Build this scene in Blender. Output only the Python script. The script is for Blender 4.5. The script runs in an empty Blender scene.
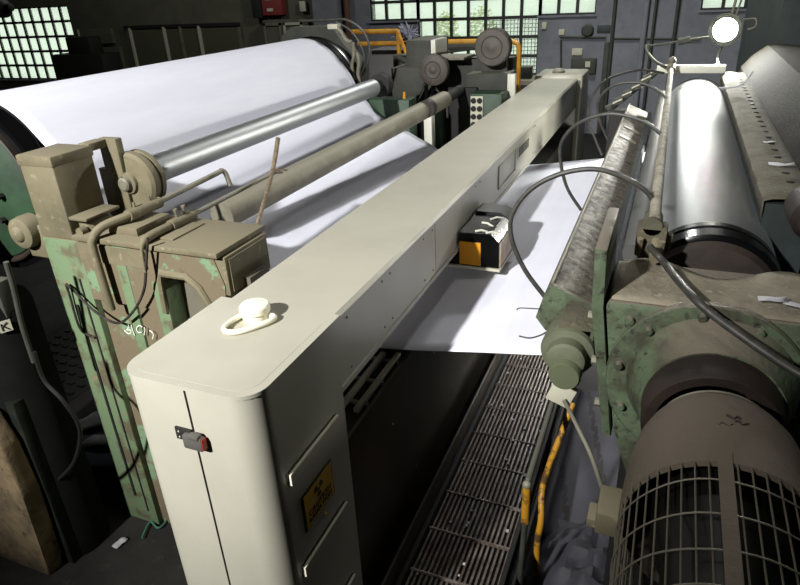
import bpy, bmesh, math, random
from mathutils import Vector, Matrix
random.seed(4)
PI = math.pi
H = 2.8                       # camera height above the floor; z below is measured from the camera, floor at -H
sc = bpy.context.scene
COL = sc.collection

# ------------------------------------------------------------------ camera basis
F, CX, CY = 628.6, 400.0, 292.5
Yc = Vector((287, -321.5, F)).normalized()
Dc = Vector((66, 1289.5, F)).normalized()
Dc = (Dc - Yc * Yc.dot(Dc)).normalized()
Zc = -Dc
Xc = Yc.cross(Zc)
def at(px, py, axis, val):
    v = Vector((px - CX, py - CY, F))
    r = Vector((Xc.dot(v), Yc.dot(v), Zc.dot(v)))
    return r * (val / r[axis])

# ------------------------------------------------------------------ materials
def lin(c):
    return tuple(((x / 255) / 12.92 if x / 255 <= 0.04045 else ((x / 255 + 0.055) / 1.055) ** 2.4) for x in c) + (1,)
def mat(name, c1, c2=None, scale=6, spread=(0.4, 0.62), rough=0.6, rough2=None, metal=0.0, bump=0.0, bscale=60,
        c3=None, s3=20, spread3=(0.6, 0.7), emit=None, spec=0.5, stretch=None, dust=None, dspread=(0.35, 0.8)):
    m = bpy.data.materials.new(name); m.use_nodes = True
    nt = m.node_tree; N = nt.nodes; L = nt.links
    b = N['Principled BSDF']
    b.inputs['Base Color'].default_value = lin(c1); b.inputs['Roughness'].default_value = rough
    b.inputs['Metallic'].default_value = metal; b.inputs['Specular IOR Level'].default_value = spec
    tc = N.new('ShaderNodeTexCoord'); vec = tc.outputs['Object']
    if stretch:
        mp = N.new('ShaderNodeMapping'); mp.inputs['Scale'].default_value = stretch
        L.new(vec, mp.inputs['Vector']); vec = mp.outputs['Vector']
    def noise(s, d=5):
        n = N.new('ShaderNodeTexNoise'); n.inputs['Scale'].default_value = s; n.inputs['Detail'].default_value = d
        n.inputs['Roughness'].default_value = 0.62
        L.new(vec, n.inputs['Vector']); return n.outputs['Fac']
    def ramp(f, a, bb):
        r = N.new('ShaderNodeMapRange'); r.inputs['From Min'].default_value = a; r.inputs['From Max'].default_value = bb
        L.new(f, r.inputs['Value']); return r.outputs['Result']
    def mix(f, a, bb):
        x = N.new('ShaderNodeMix'); x.data_type = 'RGBA'; L.new(f, x.inputs[0])
        if isinstance(a, tuple): x.inputs[6].default_value = a
        else: L.new(a, x.inputs[6])
        x.inputs[7].default_value = bb; return x.outputs[2]
    col = lin(c1); fac = None
    if c2:
        fac = ramp(noise(scale), *spread); col = mix(fac, col, lin(c2))
    if c3:
        col = mix(ramp(noise(s3, 6), *spread3), col, lin(c3))
    if dust:                                # settled dust on upward faces
        g = N.new('ShaderNodeNewGeometry'); sp = N.new('ShaderNodeSeparateXYZ'); L.new(g.outputs['Normal'], sp.inputs[0])
        col = mix(ramp(sp.outputs['Z'], *dspread), col, lin(dust))
    if not isinstance(col, tuple): L.new(col, b.inputs['Base Color'])
    if rough2 is not None and fac is not None:
        r = N.new('ShaderNodeMapRange'); L.new(fac, r.inputs['Value'])
        r.inputs['To Min'].default_value = rough; r.inputs['To Max'].default_value = rough2
        L.new(r.outputs['Result'], b.inputs['Roughness'])
    if bump:
        bp = N.new('ShaderNodeBump'); bp.inputs['Strength'].default_value = bump; bp.inputs['Distance'].default_value = 0.01
        L.new(noise(bscale, 6), bp.inputs['Height']); L.new(bp.outputs['Normal'], b.inputs['Normal'])
    if emit:
        b.inputs['Emission Color'].default_value = lin(emit[0]); b.inputs['Emission Strength'].default_value = emit[1]
    return m
M = {}
M['cream'] = mat('cream_enamel', (183, 180, 165), (177, 174, 159), 3, rough=0.38, bump=0.02, bscale=90)
M['cream_dark'] = mat('dark_joint_print', (60, 58, 48), rough=0.6)  # dark tone for the beam joint and the plate print
M['white_plastic_lit_edge'] = mat('white_plastic_lit_edge', (242, 238, 218), rough=0.35)
M['lower'] = mat('dark_olive_gloss', (64, 61, 48), (56, 53, 42), 4, rough=0.34, bump=0.02)  # darker and slightly glossier than the cream of the upper beam
M['paper'] = mat('white_paper', (236, 237, 250), (232, 233, 247), 14, rough=0.75, bump=0.05, bscale=30, stretch=(1.0, 0.15, 1.0))
M['black'] = mat('black_rubber', (20, 20, 20), rough=0.55)
M['hose'] = mat('grey_black_hose', (52, 52, 50), (70, 68, 62), 30, rough=0.5)
M['cable'] = mat('black_cable', (28, 26, 24), (60, 52, 44), 30, rough=0.6)
M['blacksteel'] = mat('black_polished_steel', (15, 15, 16), rough=0.2, metal=0.4)
M['chrome'] = mat('brushed_chrome', (214, 216, 218), rough=0.47, metal=1.0)
M['steel'] = mat('grey_steel_roll', (170, 172, 174), rough=0.5, metal=1.0)
M['dull'] = mat('dull_dusty_pipe', (124, 120, 104), (104, 100, 86), 7, rough=0.62, metal=0.15, dust=(140, 136, 120), bump=0.1)
M['olive'] = mat('dusty_olive_paint', (116, 108, 84), (98, 92, 72), 5, rough=0.75, bump=0.15, c3=(140, 132, 106), s3=25, dust=(128, 120, 98))
M['green'] = mat('chipped_green_paint', (104, 124, 92), (92, 88, 66), 5.5, spread=(0.51, 0.6), rough=0.62, bump=0.2, bscale=30, c3=(128, 116, 92), s3=17, spread3=(0.6, 0.68), dust=(128, 120, 98))
M['green_brown'] = mat('rusted_green_panel', (112, 101, 80), (116, 142, 110), 6, spread=(0.55, 0.6), rough=0.68, bump=0.2, bscale=30, c3=(98, 86, 66), s3=20, dust=(128, 120, 98))
M['dgreen'] = mat('dirty_green_casting', (88, 102, 78), (66, 66, 52), 9, spread=(0.45, 0.62), rough=0.65, bump=0.35, bscale=40, c3=(48, 46, 38), s3=38, spread3=(0.54, 0.66), dust=(118, 110, 96), dspread=(0.55, 0.95))
M['bgreen'] = mat('bright_green_paint', (44, 72, 48), (36, 54, 38), 6, rough=0.55)
M['dust'] = mat('grey_brown_dust', (94, 90, 74), (78, 74, 60), 10, rough=0.95, bump=0.5, bscale=60, c3=(116, 109, 92), s3=40)
M['motor'] = mat('brown_dusty_motor_paint', (96, 84, 70), (84, 74, 60), 7, rough=0.85, bump=0.25, bscale=45, dust=(106, 95, 82))
M['rubdust'] = mat('brown_black_rim', (48, 38, 32), (34, 28, 24), 8, rough=0.6, bump=0.1)
M['darkm'] = mat('dark_machine_grey', (62, 64, 56), (48, 50, 44), 5, rough=0.7, bump=0.1, dust=(96, 96, 84))
M['vdark'] = mat('very_dark_grease', (27, 26, 23), (19, 19, 17), 5, rough=0.75, bump=0.1)
M['pulley'] = mat('dusty_pulley', (84, 78, 70), (70, 66, 58), 8, rough=0.6)
M['grip'] = mat('worn_grating_steel', (122, 114, 104), (82, 70, 62), 12, rough=0.45, metal=0.3, bump=0.3, c3=(120, 110, 102), s3=30, spread3=(0.6, 0.75))
M['yellow'] = mat('yellow_rail_paint', (206, 150, 36), (170, 112, 26), 7, rough=0.5)
M['oldyellow'] = mat('chipped_yellow_paint', (178, 128, 30), (84, 62, 36), 16, spread=(0.5, 0.58), rough=0.5, bump=0.2)
M['signyellow'] = mat('sign_yellow', (214, 166, 22), rough=0.45)
M['headyellow'] = mat('amber_panel', (206, 140, 26), rough=0.35)
M['ink'] = mat('black_ink', (18, 16, 12), rough=0.5)
M['wood'] = mat('weathered_wood', (134, 118, 96), (96, 82, 66), 12, rough=0.85, bump=0.3, stretch=(6, 6, 1))
M['woodblock'] = mat('pale_wood_block', (126, 108, 80), (104, 88, 64), 8, rough=0.85)
M['concrete'] = mat('dirty_brown_concrete', (132, 114, 86), (92, 80, 60), 5, rough=0.95, bump=0.5, bscale=25, c3=(62, 54, 42), s3=12, spread3=(0.55, 0.7))
M['floor'] = mat('oily_dark_floor', (44, 42, 40), (30, 29, 28), 2.5, rough=0.75, bump=0.2, bscale=20, c3=(62, 58, 54), s3=14, spread3=(0.6, 0.75))
M['wall'] = mat('blue_grey_plaster', (122, 125, 132), (108, 111, 117), 1.4, rough=0.9, bump=0.1, c3=(98, 102, 108), s3=5, spread3=(0.55, 0.75))
M['walldark'] = mat('olive_grey_plaster', (92, 92, 78), (80, 80, 68), 1.4, rough=0.9, bump=0.1)
M['ceil'] = mat('grey_ceiling', (90, 90, 86), rough=0.9)
M['frame'] = mat('dark_window_steel', (34, 36, 32), rough=0.6)
M['trimlight'] = mat('pale_trim', (186, 184, 164), rough=0.6)
M['chalk'] = mat('white_chalk', (226, 228, 214), rough=0.9)
M['red'] = mat('red_enamel', (150, 44, 34), rough=0.5)
M['redswitch'] = mat('red_switch_box', (126, 50, 44), rough=0.6)
M['leaf'] = mat('yellow_green_leaf', (150, 168, 74), (92, 116, 50), 3, rough=0.7)
M['tarp'] = mat('blue_grey_tarpaulin', (60, 60, 67), (50, 50, 57), 4, rough=0.7, bump=0.2, bscale=14)
M['scrap'] = mat('scrap_paper', (204, 202, 206), (170, 168, 174), 7, rough=0.85)
M['bluebox'] = mat('dark_blue_carton', (36, 44, 66), rough=0.7)
M['teal'] = mat('dark_teal_paint', (44, 54, 54), (36, 42, 42), 5, rough=0.6, bump=0.1)
M['hood'] = mat('dusty_dark_hood', (27, 25, 20), (19, 18, 15), 6, rough=0.9, bump=0.5, bscale=50, stretch=(3, 0.8, 1), c3=(36, 34, 28), s3=30, spec=0.04)
M['whitebar'] = mat('white_painted_bar', (210, 210, 196), rough=0.45)
M['gcable'] = mat('green_cable', (70, 116, 96), rough=0.5)
M['glassbulb'] = mat('lamp_glass_lit', (255, 255, 250), emit=((255, 255, 246), 1050.0))
_l = M['leaf'].node_tree; _t = _l.nodes.new('ShaderNodeBsdfTranslucent'); _t.inputs[0].default_value = lin((214, 222, 120))
_mx = _l.nodes.new('ShaderNodeMixShader'); _mx.inputs[0].default_value = .65
_l.links.new(_l.nodes['Principled BSDF'].outputs[0], _mx.inputs[1]); _l.links.new(_t.outputs[0], _mx.inputs[2]); _l.links.new(_mx.outputs[0], _l.nodes['Material Output'].inputs[0])
M['flat_black'] = mat('near_black_matte', (17, 17, 15), (12, 12, 11), 6, rough=.9, spec=.15)  # very dark matte tone for the pump barrel
# thin window glass
def glass(name, tint, rough_mix):
    m = bpy.data.materials.new(name); m.use_nodes = True; nt = m.node_tree; nt.nodes.clear()
    o = nt.nodes.new('ShaderNodeOutputMaterial'); t = nt.nodes.new('ShaderNodeBsdfTransparent'); d = nt.nodes.new('ShaderNodeBsdfTranslucent')
    g = nt.nodes.new('ShaderNodeBsdfGlossy'); g.inputs['Roughness'].default_value = 0.1
    t.inputs[0].default_value = lin(tint); d.inputs[0].default_value = lin((240, 244, 236))
    tc = nt.nodes.new('ShaderNodeTexCoord'); n = nt.nodes.new('ShaderNodeTexNoise'); n.inputs['Scale'].default_value = 2.0
    nt.links.new(tc.outputs['Object'], n.inputs['Vector'])
    mr = nt.nodes.new('ShaderNodeMapRange'); mr.inputs['To Min'].default_value = rough_mix - 0.15; mr.inputs['To Max'].default_value = rough_mix + 0.15
    nt.links.new(n.outputs['Fac'], mr.inputs['Value'])
    a = nt.nodes.new('ShaderNodeMixShader'); nt.links.new(mr.outputs[0], a.inputs[0]); nt.links.new(t.outputs[0], a.inputs[1]); nt.links.new(d.outputs[0], a.inputs[2])
    b = nt.nodes.new('ShaderNodeMixShader'); b.inputs[0].default_value = 0.04; nt.links.new(a.outputs[0], b.inputs[1]); nt.links.new(g.outputs[0], b.inputs[2])
    nt.links.new(b.outputs[0], o.inputs[0]); return m
M['glass'] = glass('dusty_window_glass', (250, 254, 250), 0.22)

# ------------------------------------------------------------------ geometry helpers
WL = {}
def _set(o, label, cat, group, kind):
    if label: o['label'] = label
    if cat: o['category'] = cat
    if group: o['group'] = group
    if kind: o['kind'] = kind
def spline(pts, k=6):
    pts = [Vector(p) for p in pts]; out = []
    for i in range(len(pts) - 1):
        p0 = pts[max(i - 1, 0)]; p1 = pts[i]; p2 = pts[i + 1]; p3 = pts[min(i + 2, len(pts) - 1)]
        for j in range(k):
            t = j / k
            out.append(0.5 * (2 * p1 + (p2 - p0) * t + (2 * p0 - 5 * p1 + 4 * p2 - p3) * t * t + (3 * p1 - p0 - 3 * p2 + p3) * t ** 3))
    out.append(pts[-1]); return out
class MB:
    def __init__(s): s.bm = bmesh.new()
    def box(s, x0, x1, y0, y1, z0, z1, b=0.0, seg=2, R=None, pivot=None):
        vs = [s.bm.verts.new(p) for p in ((x0,y0,z0),(x1,y0,z0),(x1,y1,z0),(x0,y1,z0),(x0,y0,z1),(x1,y0,z1),(x1,y1,z1),(x0,y1,z1))]
        fs = [s.bm.faces.new([vs[i] for i in q]) for q in ((3,2,1,0),(4,5,6,7),(0,1,5,4),(1,2,6,5),(2,3,7,6),(3,0,4,7))]
        if R:
            pv = Vector(pivot or ((x0+x1)/2,(y0+y1)/2,(z0+z1)/2))
            for v in vs: v.co = pv + R @ (v.co - pv)
        if b:
            es = set(e for f in fs for e in f.edges)
            bmesh.ops.bevel(s.bm, geom=list(es), offset=b, segments=seg, profile=0.5, affect='EDGES')
        return s
    def ring(s, c, u, v, r, n):
        return [s.bm.verts.new(c + u * (r * math.cos(2*PI*i/n)) + v * (r * math.sin(2*PI*i/n))) for i in range(n)]
    def skin(s, rings, cap0=True, cap1=True):
        n = len(rings[0])
        for a, b in zip(rings, rings[1:]):
            for i in range(n): s.bm.faces.new((a[i], a[(i+1)%n], b[(i+1)%n], b[i]))
        if cap0: s.bm.faces.new(list(reversed(rings[0])))
        if cap1: s.bm.faces.new(rings[-1])
    def axes(s, d):
        d = d.normalized(); a = Vector((0,0,1)) if abs(d.z) < 0.9 else Vector((1,0,0))
        u = d.cross(a).normalized(); return u, d.cross(u).normalized()
    def cyl(s, p, q, r, r2=None, n=24):
        p = Vector(p); q = Vector(q); u, v = s.axes(q - p)
        s.skin([s.ring(p, u, v, r, n), s.ring(q, u, v, r if r2 is None else r2, n)]); return s
    def tube(s, pts, r, n=10, k=0):
        pts = spline(pts, k) if k else [Vector(p) for p in pts]
        rings = []; u = None
        for i, p in enumerate(pts):
            d = (pts[min(i+1, len(pts)-1)] - pts[max(i-1, 0)]).normalized()
            if u is None: u, v = s.axes(d)
            else:
                u = (u - d * u.dot(d)).normalized(); v = d.cross(u).normalized()
            rr = r[min(i, len(r)-1)] if isinstance(r, (list, tuple)) else r
            rings.append(s.ring(p, u, v, rr, n))
        s.skin(rings); return s
    def lathe(s, o, prof, n=48, ax=(0,1,0), cap0=True, cap1=True):
        o = Vector(o); d = Vector(ax).normalized(); u, v = s.axes(d)
        s.skin([s.ring(o + d * t, u, v, max(r, 0.0004), n) for t, r in prof], cap0, cap1); return s
    def prism(s, poly, a, b, ax=1, bev=0.0):
        def P(p, t):
            return {0: (t, p[0], p[1]), 1: (p[0], t, p[1]), 2: (p[0], p[1], t)}[ax]
        v0 = [s.bm.verts.new(P(p, a)) for p in poly]; v1 = [s.bm.verts.new(P(p, b)) for p in poly]; n = len(poly)
        fs = [s.bm.faces.new(v0), s.bm.faces.new(list(reversed(v1)))]
        for i in range(n): fs.append(s.bm.faces.new((v0[i], v1[i], v1[(i+1)%n], v0[(i+1)%n])))
        if bev:
            bmesh.ops.bevel(s.bm, geom=list(set(e for f in fs for e in f.edges)), offset=bev, segments=2, profile=0.5, affect='EDGES')
        return s
    def sphere(s, c, r, sc=(1,1,1), n=16):
        m = Matrix.Translation(Vector(c)) @ Matrix.Diagonal((r*sc[0], r*sc[1], r*sc[2], 1))
        bmesh.ops.create_uvsphere(s.bm, u_segments=n, v_segments=max(6, n//2), radius=1, matrix=m); return s
    def sheet(s, grid):
        vv = [[s.bm.verts.new(p) for p in row] for row in grid]
        for i in range(len(vv)-1):
            for j in range(len(vv[0])-1): s.bm.faces.new((vv[i][j], vv[i][j+1], vv[i+1][j+1], vv[i+1][j]))
        return s
    def build(s, name, m, parent=None, label=None, cat=None, group=None, kind=None, sharp=35, thick=0):
        bm = s.bm
        bmesh.ops.recalc_face_normals(bm, faces=bm.faces[:])
        if parent is None:
            xs = [v.co for v in bm.verts]
            base = Vector(((min(v.x for v in xs)+max(v.x for v in xs))/2, (min(v.y for v in xs)+max(v.y for v in xs))/2, min(v.z for v in xs)))
        else: base = WL[parent]
        for v in bm.verts: v.co -= base
        me = bpy.data.meshes.new(name); bm.to_mesh(me); bm.free()
        for p in me.polygons: p.use_smooth = True
        me.set_sharp_from_angle(angle=math.radians(sharp))
        me.materials.append(M[m] if isinstance(m, str) else m)
        o = bpy.data.objects.new(name, me); COL.objects.link(o)
        if parent is not None: o.parent = parent
        else: o.location = base + Vector((0, 0, H))
        WL[o] = base
        if thick:
            md = o.modifiers.new('thickness', 'SOLIDIFY'); md.thickness = thick; md.offset = 0
        _set(o, label, cat, group, kind); return o
def thing(name, label, cat, loc, group=None, kind=None):
    o = bpy.data.objects.new(name, None); COL.objects.link(o); o.empty_display_size = 0.1
    o.location = Vector(loc) + Vector((0, 0, H)); WL[o] = Vector(loc); _set(o, label, cat, group, kind); return o
def text_part(body, size, mtx, name, m, parent, ext=0.0008):
    cu = bpy.data.curves.new('t', 'FONT'); cu.body = body; cu.size = size; cu.extrude = ext; cu.align_x = 'CENTER'; cu.align_y = 'CENTER'
    to = bpy.data.objects.new('t', cu); COL.objects.link(to)
    dg = bpy.context.evaluated_depsgraph_get(); me = bpy.data.meshes.new_from_object(to.evaluated_get(dg))
    bpy.data.objects.remove(to)
    b = MB(); b.bm.from_mesh(me); b.bm.transform(mtx); bpy.data.meshes.remove(me)
    return b.build(name, m, parent)
def circ(c, r, n, a0=0.0, a1=2*PI): return [(c[0]+r*math.cos(a0+(a1-a0)*i/n), c[1]+r*math.sin(a0+(a1-a0)*i/n)) for i in range(n+1)]

# ================================================================== ROOM
ZF = -H; ZT = 3.2; YB = 13.0
XL, XR, YF = -19.0, 7.0, -7.0
MB().box(XL, XR, YF, YB+0.3, ZF-0.2, ZF).build('floor', 'floor', kind='structure')
MB().box(XL, XR, YF, YB+0.3, ZT, ZT+0.2).build('ceiling', 'ceil', kind='structure')
MB().box(XL-0.2, XL, YF, YB+0.3, ZF, ZT).build('wall_left', 'walldark', kind='structure')
MB().box(XR, XR+0.2, YF, YB+0.3, ZF, ZT).build('wall_right', 'wall', kind='structure')
MB().box(XL, XR, YF-0.2, YF, ZF, ZT).build('wall_front', 'wall', kind='structure')
def wall_panel(name, m, x0, x1, holes):
    b = MB(); xs = x0
    for (hx0, hx1, hz0, hz1) in sorted(holes):
        if hx0 > xs: b.box(xs, hx0, YB, YB+0.3, ZF, ZT)
        b.box(hx0, hx1, YB, YB+0.3, ZF, hz0); b.box(hx0, hx1, YB, YB+0.3, hz1, ZT); xs = hx1
    if xs < x1: b.box(xs, x1, YB, YB+0.3, ZF, ZT)
    return b.build(name, m, kind='structure')
WT = 0.75                                                         # main window head height
wall_panel('wall_back_left', 'walldark', XL, -7.22, [(-18.0, -14.42, -1.86, -0.06)])
wall_panel('wall_back', 'wall', -7.22, XR, [(-6.0, -4.95, -0.64, WT), (-4.95, -2.48, -2.05, WT), (-2.48, -1.45, -0.63, WT), (0.30, 1.35, -0.62, WT)])
def window(name, x0, x1, z0, z1, nx, nz, skip=None, mesh_cols=()):
    t = bpy.data.objects.new(name, None); COL.objects.link(t); base = Vector(((x0+x1)/2, YB, z0)); t.location = base + Vector((0,0,H)); WL[t] = base
    t['kind'] = 'structure'
    b = MB(); w = 0.028
    for i in range(nx+1):
        x = x0 + (x1-x0)*i/nx; b.box(x-w, x+w, YB+0.06, YB+0.12, z0, z1)
    for j in range(nz+1):
        z = z0 + (z1-z0)*j/nz; b.box(x0, x1, YB+0.062, YB+0.118, z-w, z+w)
    b.build('window_frame', 'frame', t)
    MB().box(x0, x1, YB+0.086, YB+0.092, z0, z1).build('pane', 'glass', t)
    MB().box(x0-0.03, x1+0.03, YB-0.05, YB+0.06, z0-0.035, z0).build('window_sill', 'wall', t)
    if mesh_cols:
        g = MB()
        for (a, bb, c, d) in mesh_cols:
            k = a
            while k < bb: g.box(k-0.006, k+0.006, YB+0.13, YB+0.14, c, d); k += 0.07
            k = c
            while k < d: g.box(a, bb, YB+0.13, YB+0.14, k-0.006, k+0.006); k += 0.07
        g.build('wire_mesh', 'frame', t)
    return t
window('window_1', -18.0, -14.42, -1.86, -0.06, 10, 5)
window('window_2', -6.0, -4.95, -0.64, WT, 3, 4)
window('window_3', -4.95, -2.48, -2.05, WT, 7, 8, mesh_cols=[(-3.54, -2.49, -2.03, -0.66)])
window('window_4', -2.48, -1.45, -0.63, WT, 3, 4)
window('window_5', 0.30, 1.35, -0.62, WT, 3, 4)
MB().box(-7.2, -6.62, YB-0.25, YB-0.002, ZF, ZT).build('trim_pilaster', 'wall', kind='structure')

# trees outside
def shrub(x, y, z, r, label):
    t = thing('tree', label, 'tree', (x, y, ZF), 'trees outside the window')
    MB().cyl((x, y, ZF), (x, y, z), 0.05, 0.03, 8).build('trunk', 'wood', t)
    b = MB()
    for i in range(420):
        while True:
            p = Vector((random.uniform(-1,1), random.uniform(-1,1), random.uniform(-1,1)))
            if 0.3 < p.length < 1: break
        c = Vector((x, y, z)) + Vector((p.x*r, p.y*r*0.6, p.z*r*1.5)); s_ = random.uniform(0.03, 0.06)
        u = Vector((random.uniform(-1,1), random.uniform(-1,1), random.uniform(-1,1))).normalized(); v, w = b.axes(u)
        q = [b.bm.verts.new(c + k) for k in (v*s_, w*s_*0.5, -v*s_, -w*s_*0.5)]; b.bm.faces.new(q)
    b.build('foliage', 'leaf', t)
shrub(-4.85, 14.6, -1.0, 0.30, 'yellow-green tree outside behind the small pulley, seen through the tall window')
shrub(-4.05, 14.6, -0.95, 0.34, 'yellow-green tree outside left of the large pulley, seen through the tall window')

# ================================================================== SCANNER
XA, XB = -1.442, -0.945
scn = thing('paper_scanner', 'long cream scanner frame with a box beam spanning the white paper between two cabinets', 'scanner', (-1.18, 4.5, ZF))
def rounded(x0, x1, y0, y1, r, n=8, front_only=True):
    p = []
    for (cx, cy, a) in ((x0+r, y0+r, PI), (x1-r, y0+r, 1.5*PI)):
        for i in range(n+1):
            t = a + (PI/2)*i/n; p.append((cx + r*math.cos(t), cy + r*math.sin(t)))
    p += [(x1, y1), (x0, y1)]
    return p
cab = MB().prism(rounded(XA+0.006, XB-0.004, 1.134, 1.63, 0.085), ZF, -1.012, ax=2).build('near_cabinet', 'cream', scn)
b = MB(); b.prism(rounded(XA+.004, XB-.002, 1.1325, 1.66, 0.086), -1.012, -.9995, ax=2)
b.build('cabinet_cap', 'cream', scn)
MB().prism(rounded(XA+0.028, XB-0.03, 1.16, 1.59, 0.07), -1.0002, -0.9988, ax=2).build('cap_panel', 'cream', scn)
MB().box(-1.1835, -1.177, 1.1325, 1.138, ZF, -1.012).build('door_seam', 'ink', scn)
# latch over the seam
la = MB().box(-1.246, -1.185, 1.1260, 1.1340, -1.196, -1.152, 0.002).build('latch_plate', 'vdark', scn)
b = MB()
for z in (-1.165, -1.185): b.cyl((-1.232, 1.1270, z), (-1.232, 1.1245, z), 0.003, n=10)
b.build('screw', 'trimlight', la)
b = MB(); b.box(-1.206, -1.136, 1.1060, 1.1280, -1.207, -1.158, 0.006); b.box(-1.180, -1.142, 1.1020, 1.1260, -1.168, -1.149, 0.006)
b.build('latch_lever', mat('grey_latch', (88, 86, 82), rough=0.45), la)
MB().box(-1.1375, -1.132, 1.1075, 1.1270, -1.202, -1.162, 0.002).build('release_tab', 'red', la, label='red release tab')
# louvres on the right face
for z in (-1.341, -1.745, -2.135):
    b = MB(); xo = XB - 0.004
    v = [(1.236, z), (1.555, z), (1.555, z-0.05), (1.545, z-0.062), (1.236, z-0.05)]
    b.prism([(p[0], p[1]) for p in v], xo-0.001, xo+0.006, ax=0)
    lv = b.build('louvre', 'cream', scn)
    b = MB(); b.prism([(1.233,z-.042),(1.233,z),(1.555,z),(1.555,z-.005),(1.238,z-.005),(1.238,z-.042)], xo, xo+.016, ax=0)
    b.build('lit_edge', 'white_plastic_lit_edge', lv)  # white strip paints the light catching the louvre's upper edge
# warning sign
xs = XB - 0.004
sg = MB().box(xs, xs+0.004, 1.288, 1.492, -1.642, -1.488, 0.001).build('warning_sign', 'ink', scn)
MB().box(xs+0.004, xs+0.0055, 1.296, 1.484, -1.634, -1.496).build('sign_face', 'signyellow', sg)
b = MB(); c = (1.39, -1.535)
b.prism(circ(c, 0.007, 16)[:-1], xs+0.0055, xs+0.0065, ax=0)
for k in range(3):
    a = -PI/2 + k*2*PI/3
    inn = circ(c, 0.011, 8, a-PI/6, a+PI/6); out = circ(c, 0.030, 8, a+PI/6, a-PI/6)
    b.prism(inn+out, xs+0.0055, xs+0.0065, ax=0)
b.build('trefoil', 'ink', sg)
mt = Matrix(((0,0,1,xs+0.0062),(1,0,0,1.39),(0,1,0,-1.586),(0,0,0,1)))
text_part('CAUTION', 0.034, mt, 'lettering', 'ink', sg)
mt2 = mt.copy(); mt2[2][3] = -1.614
text_part('RADIATION', 0.030, mt2, 'lettering', 'ink', sg)
MB().sphere((XB+0.002, 1.41, -1.672), 0.006).build('lock', 'signyellow', scn)
# lifting cap with loop strap
kn = MB().lathe((-1.213, 1.553, -1.0), [(0, .044), (.018, .047), (.03, .045), (.031, .052), (.05, .052), (.056, .047), (.058, .03), (.0585, 0)], 36, (0,0,1)).build('lifting_cap', 'white_plastic_lit_edge', scn)
b = MB(); b.tube([(-1.258,1.535,-.985),(-1.266,1.49,-.985),(-1.264,1.445,-.986),(-1.24,1.425,-.987),(-1.205,1.435,-.987),(-1.17,1.475,-.986),(-1.14,1.53,-.985),(-1.142,1.558,-.985),(-1.163,1.563,-.985)], 0.0095, 10, 5)
b.build('strap', 'white_plastic_lit_edge', kn)
# beam
xb0, xb1 = -1.405, -0.955
b = MB(); b.prism([(xb0,-1.30),(xb0,-1.012),(xb0+.012,-1.0),(xb1-.014,-1.0),(xb1,-1.014),(xb1,-1.275),(xb1+.006,-1.278),(xb1+.006,-1.30)], 1.625, 7.40)
beam = b.build('upper_beam', 'cream', scn)
for y in (1.72, 2.03, 2.11, 2.50, 2.62, 3.35, 3.45, 5.0, 5.06):
    for z in (-1.04, -1.245): MB().cyl((xb1-.002, y, z), (xb1+.003, y, z), 0.005, n=8).build('rivet', 'dull', beam)
MB().box(xb1-.001, xb1+.0008, 2.658, 2.661, -1.27, -1.02).build('panel_joint', 'cream_dark', beam)
npl = MB().box(xb1, xb1+.004, 3.88, 4.36, -1.215, -1.065, 0.001).build('raised_plate', 'cream', beam, label='square cream plate with white rim')
b = MB(); x = xb1+.004
for q in ((3.88,3.90,-1.215,-1.065),(4.34,4.36,-1.215,-1.065),(3.88,4.36,-1.215,-1.205)): b.box(x, x+.005, q[0], q[1], q[2], q[3])
b.build('rim', 'trimlight', npl)
vp = MB().box(xb1, xb1+.004, 4.44, 4.86, -1.155, -1.075).build('name_plate', 'trimlight', beam)
b = MB(); x = xb1+.004
for k in range(7): b.box(x, x+.002, 4.47+k*.05, 4.505+k*.05, -1.15, -1.082)
b.build('print', 'cream_dark', vp)
# far cabinet
fc = MB().box(-1.43, -0.90, 7.38, 7.95, ZF, -0.965, 0.03).build('far_cabinet', 'cream', scn)
MB().box(-0.955, -0.925, 7.365, 7.385, -2.6, -1.02).build('dark_strip', mat('olive_strip', (110,108,92), rough=.6), fc)
for z in (-1.42, -1.9): MB().box(-0.902, -0.89, 7.45, 7.8, z-.006, z).build('louvre', 'cream', fc)
MB().lathe((-1.2, 7.6, -.965), [(0,.07),(.02,.07),(.045,.04),(.05,0)], 24, (0,0,1)).build('lifting_cap', 'dull', fc)
# lower beam
lb = MB().box(xb0, -0.958, 1.625, 7.40, -2.5, -1.525, 0.004).build('lower_beam', 'lower', scn)
for k in range(5):
    x = -1.27 + k*0.068; MB().box(x-.012, x+.012, 1.80, 2.19+0.015*k, -1.522, -1.502, 0.002).build('track_rail', 'trimlight', lb)
for y in (1.86, 2.02, 2.19): MB().box(-1.30, -.975, y-.010, y+.010, -1.526, -1.512).build('cross_tie', 'dull', lb)
MB().box(-1.39,-.975,1.64,7.3,-1.5255,-1.5235).build('top_strip', 'vdark', lb)
for (y,z) in ((2.05,-1.75),(2.6,-1.7),(3.1,-1.66),(2.3,-2.2),(2.9,-2.1),(3.5,-2.0)): MB().cyl((-.96,y,z),(-.954,y,z),.004,n=8).build('screw', 'trimlight', lb)
MB().box(-1.3, -1.0, 2.0, 7.2, ZF, -2.5).build('plinth', 'vdark', lb)

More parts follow.
